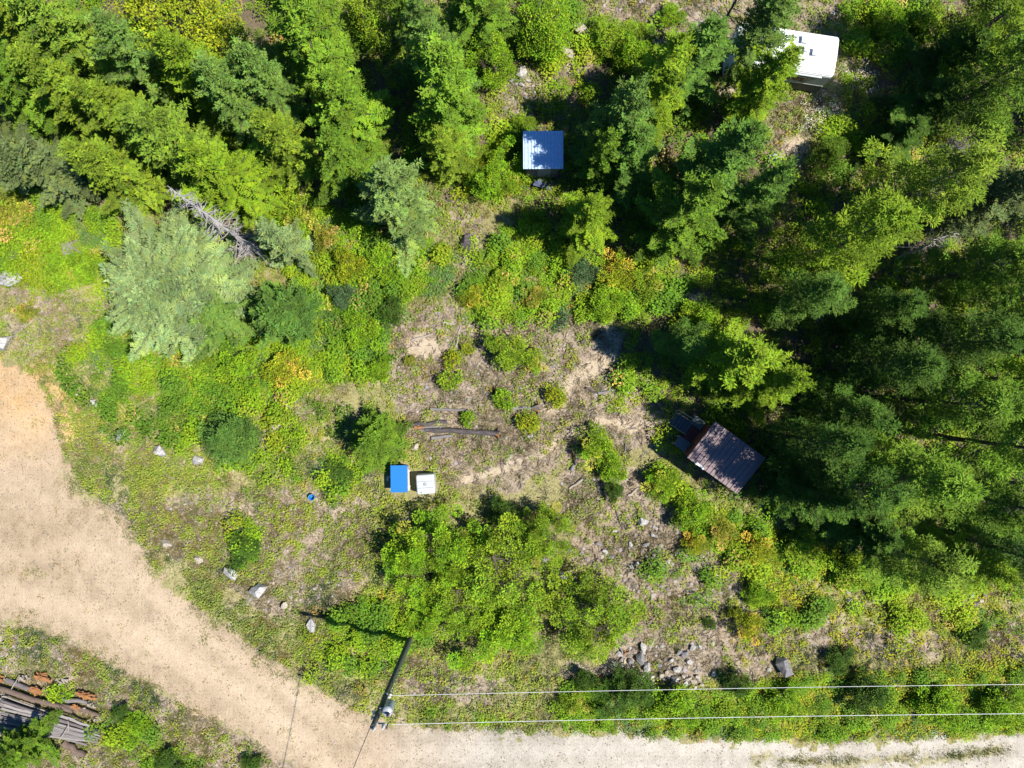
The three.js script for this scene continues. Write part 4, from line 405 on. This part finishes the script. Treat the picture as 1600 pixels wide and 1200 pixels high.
const C = 'conifer_tree', trees = [
  // stand at the upper left
  ['F1', 'olive', 45, 45, 9, 2.5, 'olive conifer in the very top left corner'], ['F2', 'olive', 125, 70, 9, 2.3, 'olive conifer second from the top left corner along the top edge'],
  ['F3', 'mid', 35, 150, 9, 2.3, 'mid green conifer on the left edge below the top left corner tree'], ['F1', 'olive', 125, 160, 9, 2.4, 'yellowish conifer between the left edge and the blue-green conifer below the golden tree'],
  ['F2', 'blue', 240, 112, 9, 1.9, 'blue-green conifer directly below the golden-green broadleaf tree'], ['F1', 'bright', 330, 140, 9.5, 2.1, 'bright green conifer below right of the golden-green broadleaf tree'],
  ['F3', 'olive', 205, 190, 9, 2, 'olive conifer in the middle of the upper left stand'], ['F1', 'olive', 290, 220, 10, 2.5, 'large yellow-green conifer above the bare grey dead trunk'],
  ['F2', 'blue', 380, 165, 9, 1.9, 'blue-green conifer at the dark gap left of the tall bright conifer'], ['F3', 'dusk', 85, 265, 8, 2.2, 'dull grey-green conifer at the lower left margin of the stand'],
  ['F2', 'dusk', 15, 245, 7, 1.9, 'greyish conifer half out of the picture on the left edge'], ['F1', 'olive', 205, 280, 9, 2.3, 'yellow-green conifer on the lower margin of the upper left stand'],
  ['F3', 'bright', 365, 285, 9, 2.3, 'green conifer leaning over the right side of the bare grey dead trunk'], ['F1', 'bright', 500, 85, 12.5, 2.9, 'tallest bright green conifer at the top, with dark gaps on both sides'],
  ['F2', 'blue', 432, 150, 9, 1.8, 'blue-green conifer at the foot of the tallest bright conifer'], ['F1', 'olive', 460, 240, 9, 2, 'olive conifer in the middle below the tallest bright conifer'],
  ['F3', 'bright', 545, 190, 9, 2.2, 'light green conifer between the tallest bright conifer and the blue-green one right of it'], ['F2', 'mid', 545, 262, 8.5, 1.9, 'green conifer at the lower margin left of the large pale conifer'],
  ['F1', 'blue', 668, 90, 9.5, 1.9, 'blue-green conifer at the top right of the dark gap'], ['F2', 'bright', 705, 165, 11, 2.6, 'large conifer left of the small blue-roofed shed'], ['F3', 'blue', 690, 130, 10, 1.9, 'blue-green conifer rising behind the large conifer left of the shed'],
  ['F3', 'mid', 745, 40, 9, 2.3, 'mid green conifer on the top edge left of the stony bank'], ['F1', 'soft', 625, 315, 9.5, 2.5, 'large pale conifer at the bottom tip of the upper left stand'],
  ['F2', 'olive', 700, 245, 7, 1.5, 'small yellow-green conifer beside the blue-roofed shed'], ['F1', 'mid', 640, 20, 8, 1.5, 'thin conifer in the dark gap on the top edge'],
  ['W1', 'pale', 272, 455, 7, 3.7, 'broad pale silvery conifer standing alone at the left of the clearing'], ['F1', 'pale', 442, 384, 7, 1.5, 'pale blue-green conifer at the foot of the bare grey dead trunk'],
  ['S1', 'pine', 452, 490, 5, 1.9, 'dark green young conifer on the right of the broad pale conifer'], ['F2', 'blue', 345, 500, 5.5, 1.9, 'green conifer in front of the broad pale conifer, on its lower right'],
  // behind the sheds, top middle
  ['F1', 'blue', 964, 208, 11, 2.2, 'blue-green conifer just right of the blue-roofed shed'], ['F2', 'bright', 1015, 150, 11.5, 2.1, 'bright green spired conifer above the blue-green one by the shed'], ['F1', 'mid', 1105, 270, 12, 2.7, 'large green conifer in the middle between the shed and the trailer'],
  ['F3', 'bright', 912, 345, 8, 1.7, 'light green conifer below right of the blue-roofed shed'], ['F3', 'mid', 1065, 345, 10.5, 2.4, 'deep green conifer at the top of the clearing, right of the light green one'], ['F2', 'mid', 1075, 110, 9, 2.2, 'shaded conifer left of the trailer'],
  ['F1', 'blue', 1186, 46, 11, 2.0, 'conifer leaning over the left end of the white trailer'], ['F2', 'bright', 1183, 152, 9, 1.8, 'green conifer in front of the trailer wall'], ['F1', 'mid', 1165, 320, 10, 1.9, 'dark conifer right of the large conifer between shed and trailer'],
  ['F1', 'blue', 924, 228, 7.2, 1.5, 'shaded blue-green conifer touching the right side of the blue-roofed shed'], ['F2', 'mid', 938, 260, 8.2, 1.5, 'dark conifer at the lower right corner of the blue-roofed shed'], ['F2', 'mid', 985, 265, 8.5, 2, 'dark green conifer under the blue-green one right of the shed'],
  // above the cabin
  ['F2', 'bright', 1125, 560, 10, 2.5, 'bright green conifer just above the cabin with the mauve roof'], ['F1', 'bright', 1185, 595, 9.5, 1.9, 'bright conifer tip right above the cabin, nearest its upper corner'], ['T1', 'mid', 1060, 540, 7, 1.6, 'shaded conifer throwing its shadow on the clearing left of the cabin'],
  // the dense stand on the right
  ['T1', 'bright', 1300, 395, 12.5, 2.7, 'large bright conifer leading the dense stand on the right'], ['T2', 'olive', 1400, 315, 12, 2.3, 'yellowish conifer tip right of the large leading conifer'], ['T1', 'mid', 1240, 465, 9, 1.9, 'conifer with round tufts at the clearing edge of the right stand'],
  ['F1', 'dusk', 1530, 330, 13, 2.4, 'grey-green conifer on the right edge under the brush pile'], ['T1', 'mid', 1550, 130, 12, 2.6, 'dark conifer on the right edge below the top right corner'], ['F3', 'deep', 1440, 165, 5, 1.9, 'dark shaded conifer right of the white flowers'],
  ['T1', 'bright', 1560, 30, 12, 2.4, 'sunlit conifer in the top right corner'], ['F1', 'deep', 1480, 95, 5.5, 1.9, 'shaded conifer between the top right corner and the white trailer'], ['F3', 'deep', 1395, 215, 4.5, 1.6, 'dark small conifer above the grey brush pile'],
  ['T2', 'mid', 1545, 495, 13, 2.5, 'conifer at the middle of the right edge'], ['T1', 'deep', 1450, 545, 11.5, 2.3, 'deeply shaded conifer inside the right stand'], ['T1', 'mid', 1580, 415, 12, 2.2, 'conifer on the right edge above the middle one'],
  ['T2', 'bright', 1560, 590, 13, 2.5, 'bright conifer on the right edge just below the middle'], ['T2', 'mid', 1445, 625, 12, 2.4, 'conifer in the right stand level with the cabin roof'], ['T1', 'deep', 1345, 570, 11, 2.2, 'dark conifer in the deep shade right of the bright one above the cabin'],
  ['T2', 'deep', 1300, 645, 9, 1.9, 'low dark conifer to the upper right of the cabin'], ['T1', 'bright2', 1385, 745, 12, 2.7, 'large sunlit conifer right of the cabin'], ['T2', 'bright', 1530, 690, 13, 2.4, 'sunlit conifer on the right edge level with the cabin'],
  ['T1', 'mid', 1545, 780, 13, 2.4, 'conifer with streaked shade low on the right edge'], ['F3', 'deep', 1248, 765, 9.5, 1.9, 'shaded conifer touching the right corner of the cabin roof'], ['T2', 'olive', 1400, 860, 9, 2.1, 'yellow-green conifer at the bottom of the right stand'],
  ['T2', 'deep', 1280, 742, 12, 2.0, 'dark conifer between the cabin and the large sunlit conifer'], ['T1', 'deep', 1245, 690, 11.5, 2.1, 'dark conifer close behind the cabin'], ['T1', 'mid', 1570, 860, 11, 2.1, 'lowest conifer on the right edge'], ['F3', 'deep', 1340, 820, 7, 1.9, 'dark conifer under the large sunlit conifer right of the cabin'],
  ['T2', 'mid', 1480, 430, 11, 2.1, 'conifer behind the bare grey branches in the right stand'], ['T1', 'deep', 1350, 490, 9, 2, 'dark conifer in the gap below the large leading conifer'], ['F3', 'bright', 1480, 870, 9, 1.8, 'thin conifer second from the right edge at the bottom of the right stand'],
  ['F1', 'mid', 38, 1172, 4.2, 1.9, 'bushy dark green conifer over the timber pile in the lower left corner'],
];
const both = { bright: 'bright2', mid: 'mid2', olive: 'olive2' };
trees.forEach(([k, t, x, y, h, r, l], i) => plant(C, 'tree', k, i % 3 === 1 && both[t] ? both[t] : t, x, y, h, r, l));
// trees just outside the right edge, whose shade streaks the stand
for (const [y, h] of [[20, 13], [150, 14], [300, 14], [430, 13], [560, 14], [680, 14], [800, 14], [880, 12]]) { const o = plant(C, 'tree', 'T1', 'mid', 1790, y, h, 2.5, 'conifer standing just past the right edge of the picture', 'conifers past the right edge'); }
plant('broadleaf_tree', 'tree', 'D1', 'yellow', 285, 45, 7.5, 3.1, 'golden-green broadleaf tree in the upper left stand'); plant('broadleaf_tree', 'tree', 'D2', 'lime', 845, 45, 5, 2, 'bright green broadleaf tree on the top edge left of the stony bank');
plant('broadleaf_tree', 'tree', 'D2', 'spring', 575, 25, 6, 1.6, 'yellow-green broadleaf tree right of the tallest bright conifer, on the top edge'); plant('broadleaf_tree', 'tree', 'D2', 'lime', 770, 100, 4.5, 1.6, 'green broadleaf tree above the stones left of the blue-roofed shed');

const shrubs = [
  ['S2', 'pine', 362, 690, 2.6, 1.7, 'round dark green young pine standing alone in the grass left of the clearing'], ['S1', 'mid', 586, 684, 4.2, 1.62, 'bright green young conifer beside the blue-lidded box'],
  ['L2', 'lime', 690, 852, 3.2, 2.1, 'dark-hearted bright green shrub below the white tank'], ['L2', 'lime', 650, 880, 2.8, 1.8, 'green shrub with orange leaves at the left of the big thicket'], ['L3', 'spring', 785, 885, 3.4, 2.7, 'broad yellow-green willow in the middle of the big thicket'], ['L2', 'spring', 850, 835, 3, 1.5, 'orange-tinged shrub at the upper right of the big thicket'],
  ['L1', 'lime', 785, 985, 2.4, 2.5, 'bright green shrub at the bottom of the big thicket'], ['L1', 'lime', 684, 952, 2, 1.35, 'dark green shrub right above the utility pole base'], ['L3', 'spring', 935, 965, 3, 2.3, 'yellow-green shrub standing right of the big thicket'], ['M1', 'deep', 785, 806, 1.8, 1.1, 'dark shrub at the top of the big thicket'], ['L3', 'spring', 720, 930, 2.6, 1.9, 'pale yellow-green shrub inside the big thicket on its lower left'],
  ['M2', 'lime', 935, 700, 1.9, 1.25, 'green shrub with yellow leaves left of the cabin steps'], ['M1', 'deep', 962, 768, 1.3, 0.7, 'small dark shrub below the shrub left of the cabin'], ['M1', 'lime', 955, 735, 1.5, 1.0, 'green shrub touching the underside of the shrub left of the cabin'],
  ['M1', 'spring', 790, 552, 1.8, 1.4, 'largest yellow-green shrub in the middle of the clearing'], ['M2', 'spring', 832, 562, 1.3, 0.95, 'yellow-green shrub on the right flank of the largest one in the clearing'], ['B2', 'yellow', 870, 620, 1.2, 0.75, 'round yellow-green bush right of centre in the clearing'], ['B2', 'yellow', 827, 660, 1.1, 0.8, 'round yellow bush below the pale driftwood stump'], ['B1', 'lime', 789, 623, 1, 0.7, 'bright green bush above the burnt log'],
  ['B1', 'lime', 731, 655, 0.8, 0.5, 'small green bush between the grey pole and the burnt log'], ['B1', 'yellow', 707, 562, 0.9, 0.6, 'vivid yellow bush by the bare sandy patch'], ['B1', 'yellow', 731, 544, 0.7, 0.42, 'small vivid yellow bush above right of the bare sandy patch'], ['B1', 'spring', 702, 592, 1, 0.7, 'yellow-green bush below the bare sandy patch'], ['B2', 'amber', 638, 563, 0.6, 0.4, 'small amber bush at the left of the bare sandy patch'],
  ['M1', 'deep', 608, 487, 1.6, 0.95, 'round dark green shrub at the upper left of the clearing'], ['M1', 'lime', 590, 575, 1.3, 0.9, 'green shrub on the left margin of the clearing'], ['M2', 'yellow', 742, 462, 1.3, 0.9, 'yellow shrub at the top of the clearing'], ['M2', 'spring', 785, 435, 1.2, 0.9, 'yellow-green shrub right of the yellow one at the top of the clearing'], ['B1', 'teal', 876, 502, 1, 0.6, 'small blue-green bush at the top right of the clearing'], ['M2', 'amber', 835, 465, 1.1, 0.8, 'amber-yellow shrub at the upper margin of the clearing'],
  ['M1', 'teal', 912, 420, 1.5, 1.1, 'blue-green shrub among yellow leaves under the light green conifer'], ['M2', 'yellow', 960, 425, 1.8, 1.3, 'yellow-leaved shrub right of the blue-green one'], ['M2', 'spring', 1010, 440, 1.6, 1.1, 'yellow-green shrub at the shade edge above the clearing'], ['M1', 'lime', 945, 475, 1.5, 1.2, 'green shrub on the upper right rim of the clearing'], ['M1', 'lime', 1095, 500, 2, 1.4, 'bright green shrub left of the conifer above the cabin'],
  ['L1', 'lime', 770, 272, 2.6, 1.7, 'bright shrub left of the blue-roofed shed'], ['M2', 'amber', 795, 290, 1.5, 0.9, 'orange-tinged shrub below left of the blue-roofed shed'], ['M1', 'yellow', 740, 265, 1.8, 1.1, 'yellow-green shrub between the shed and the pale conifer'], ['M1', 'spring', 815, 190, 1.1, 0.8, 'yellow shrub just above the left of the blue-roofed shed'],
  ['L1', 'spring', 960, 55, 1.8, 1.7, 'low yellow-green shrub on the top bank'], ['L1', 'lime', 1000, 85, 2.2, 1.6, 'green shrub at the shade margin of the top bank'], ['M1', 'lime', 1050, 20, 1, 0.9, 'green bush alone on the stony ground at the top'], ['M2', 'yellow', 872, 35, 1.3, 0.7, 'yellow bush at the left of the stony bank on top'],
  ['M1', 'lime', 1395, 35, 1.6, 1.3, 'bright shrub near the top edge right of the trailer'], ['M1', 'spring', 1450, 30, 1.5, 1.2, 'yellow-green shrub beside the leaning grey post on top'], ['M1', 'lime', 1350, 228, 1.2, 0.8, 'bright green shrub below the white flowers'], ['L1', 'mid', 1295, 245, 2, 1.3, 'green shrub beside the bare reddish soil'],
  ['M2', 'lime', 1035, 760, 1.6, 1.2, 'green shrub at the lower left of the cabin'], ['M1', 'lime', 1085, 800, 1.6, 1.3, 'bright green shrub below the cabin'], ['M2', 'amber', 1130, 830, 1.4, 1.0, 'amber-flecked shrub below the cabin, second from it'], ['M2', 'yellow', 1180, 860, 1.5, 1.2, 'yellow-green shrub below the right of the cabin'], ['M2', 'yellow', 1085, 850, 1.2, 0.9, 'yellow shrub close under the cabin side of the stony slope'], ['M1', 'spring', 1250, 850, 1.6, 1.4, 'light shrub at the foot of the right stand'], ['M1', 'spring', 1340, 890, 1.5, 1.5, 'light shrub below the yellow-green conifer of the right stand'],
  ['B1', 'deep', 1108, 975, 0.7, 0.4, 'small round dark bush on the stony slope'], ['M2', 'yellow', 1170, 975, 1.6, 1.1, 'yellow-green shrub at the right of the stony slope'], ['M1', 'lime', 1185, 925, 1.5, 1, 'green shrub above the yellow-green one right of the stony slope'], ['M1', 'deep', 1310, 1030, 1.1, 1.0, 'dark green shrub above the upper power line'], ['M1', 'deep', 1525, 995, 1.1, 0.95, 'dark green shrub by the stone heap at the right'], ['M1', 'deep', 1360, 1085, 2, 1.4, 'dark green shrub between the two power lines, with a black shadow'], ['M1', 'deep', 1150, 1070, 1.6, 0.9, 'dark green shrub on the upper power line right of the rough stones'],
  ['L1', 'deep', 985, 1080, 2, 1.6, 'dark green shrub between the power lines below the rough stones'], ['M1', 'lime', 1060, 1100, 1.6, 1.5, 'green shrub on the road bank under the rough stones'], ['M1', 'lime', 1220, 1095, 1.4, 1.3, 'bright green shrub on the road bank right of the rough stones'], ['M1', 'lime', 1470, 1100, 1.6, 1.5, 'bright green shrub on the road bank near the right'], ['M1', 'lime', 1560, 1100, 1.6, 1.4, 'bright green shrub on the road bank at the right edge'], ['M1', 'deep', 915, 1060, 1.4, 0.8, 'dark small shrub at the left end of the road bank'], ['M2', 'spring', 900, 1095, 1.2, 0.9, 'yellow-green shrub at the left end of the road bank'],
  ['M1', 'deep', 383, 858, 1, 1.2, 'low green shrub above the roadside boulders'], ['M1', 'lime', 215, 1140, 1, 1, 'bright green shrub right of the timber pile'], ['M1', 'deep', 190, 1115, 0.9, 0.7, 'dark green shrub at the end of the timber pile'], ['M1', 'deep', 265, 1190, 1.1, 1, 'green shrub on the bottom edge right of the timber pile'], ['M1', 'deep', 395, 1195, 1, 0.8, 'dark green shrub on the bottom edge beside the dirt road'], ['B1', 'lime', 90, 1085, 0.7, 0.7, 'green bush growing out of the timber pile'],
  ['M2', 'amber', 25, 335, 1.6, 1.6, 'shrub with cream flowers on the left edge'], ['M1', 'lime', 130, 420, 1.4, 1.2, 'bright green shrub left of the broad pale conifer'], ['M2', 'amber', 40, 490, 0.8, 0.7, 'amber bush near the left edge above the sand'], ['M2', 'spring', 470, 330, 2, 1.4, 'yellow-flecked shrub right of the bare grey dead trunk'], ['M2', 'amber', 508, 370, 1.8, 0.9, 'orange shrub below the upper left stand'], ['M1', 'yellow', 545, 420, 2, 1.2, 'golden shrub right of the dark green young conifer'], ['M1', 'teal', 535, 465, 1.6, 0.9, 'blue-green shrub below the golden shrub'],
  ['M1', 'lime', 600, 410, 1.6, 1.5, 'bright green shrub under the large pale conifer'], ['M1', 'lime', 560, 520, 1.5, 1.4, 'bright green shrub between the dark young conifer and the clearing'], ['M1', 'lime', 380, 580, 1.5, 1.5, 'bright green shrub below the broad pale conifer'], ['M2', 'spring', 300, 570, 1.2, 1.2, 'shrub with cream flowers below left of the broad pale conifer'], ['M2', 'yellow', 450, 575, 1.4, 1.4, 'yellow-green shrub below the dark young conifer'], ['M1', 'deep', 530, 745, 0.7, 1.1, 'dark low shrub between the blue bucket and the young conifer'],
];
for (const [k, t, x, y, h, r, l] of shrubs) plant(k[0] === 'S' ? C : 'shrub', k[0] === 'S' ? 'tree' : 'shrub', k, t, x, y, h * (k[0] === 'L' ? 1.18 : 1), r, l);

// bare dead wood
function snag(label, cat, name, px0, py0, h, leanX, leanZ, n, L, seed, mat = greyM) {
  const q = rng(seed), x = X(px0), z = Z(py0), t = thing(name, label, cat, x, gh(x, z), z), tr = new Mesher(), w = [1, 1, 1], at = (s) => V(leanX * s, h * s, leanZ * s), R = 0.025 + hypot(h, leanX, leanZ) * 0.0155; let own = new Mesher();
  tr.limb([0, 0.3, 0.65, 1].map(at), [R, R * 0.8, R * 0.5, 0.015], w, 7); part('trunk', tr.geo(), mat, t);
  for (let i = 0; i < n; i++) { const s = q.r(0.12, 0.98), a = q() * 6.28, P = at(s), len = L * (1.05 - s) * q.r(0.5, 1.1) + 0.15, e = q.r(-0.25, 0.4), d = V(cos(a) * cos(e), sin(e), sin(a) * cos(e)), mid = P.clone().addScaledVector(d, len * 0.5), tip = P.clone().addScaledVector(d, len).add(V(q.n() * 0.2, q.n() * 0.2 - 0.1, q.n() * 0.2)), m = new Mesher(); m.limb([P, mid, tip], [0.026, 0.018, 0.008], w, 4);
    for (let k = 0; k < 3; k++) { const f = mid.clone().lerp(tip, q()), dd = d.clone().add(V(q.n(), q.n() * 0.6, q.n())).normalize(); m.limb([f, f.clone().addScaledVector(dd, len * 0.35)], [0.008, 0.003], w, 3); } part('branch', m.geo(), mat, t); }
  return t;
}
snag('bare grey dead tree leaning out of the upper left stand', 'dead tree', 'dead_tree', 414, 402, 8, -1.9, -2.0, 140, 1.5, 31); snag('bare dead tree with dark twigs left of the white trailer', 'dead tree', 'dead_tree', 1098, 90, 7, 0.4, -0.7, 60, 1.5, 32, std([0.13, 0.11, 0.11], 0.95));
snag('bare grey branches in the middle of the right stand', 'dead tree', 'dead_tree', 1400, 405, 4, 1.2, -0.8, 40, 1.9, 33); snag('pale broken dead sapling at the margin below the upper left stand', 'dead tree', 'dead_tree', 448, 302, 1.2, 1.5, -1.2, 14, 0.7, 34); snag('grey dead brush by the clearing end of the right stand', 'dead tree', 'dead_tree', 1255, 475, 2.4, 0.3, 0.2, 30, 1.6, 37);
function brush(label, px, py, rx, rz, h, n, seed, mat) { const q = rng(seed), x = X(px), z = Z(py), t = thing('brush_pile', label, 'brush pile', x, gh(x, z), z); for (let i = 0; i < n; i++) { const a = q.n() * 0.9 - 0.5 + (q() < 0.5 ? 0 : 1.4), L = q.r(0.5, 1) * rx, c = V(q.n() * rx * 0.7, q() * h, q.n() * rz * 0.8), d = V(cos(a), q.n() * 0.3, sin(a)), m = new Mesher(); m.limb([c.clone().addScaledVector(d, -L * 0.5), c.clone().add(V(0, q.n() * 0.1, q.n() * 0.1)), c.clone().addScaledVector(d, L * 0.5)], [0.022, 0.017, 0.006], [1, 1, 1], 4); part('branch', m.geo(), mat, t); } }
brush('heap of grey dead branches in the right stand near the top', 1490, 240, 1.7, 1.1, 1.1, 110, 51, std([0.17, 0.15, 0.155], 0.95)); brush('grey dead brush on the open ground near the left edge', 105, 388, 1.3, 0.5, 0.4, 70, 52, std([0.27, 0.25, 0.26], 0.95)); brush('tangle of grey dead branches at the foot of the bare dead trunk', 395, 396, 1.0, 0.6, 2.2, 60, 55, greyM); brush('grey twiggy brush under the bare dead trunk', 348, 425, 0.8, 0.9, 0.8, 60, 53, std([0.3, 0.27, 0.26], 0.95)); brush('dark twiggy brush beside the shrub on the slope', 920, 905, 0.9, 0.6, 0.5, 40, 54, std([0.14, 0.12, 0.11], 0.95));
renderer.render(scene, camera);
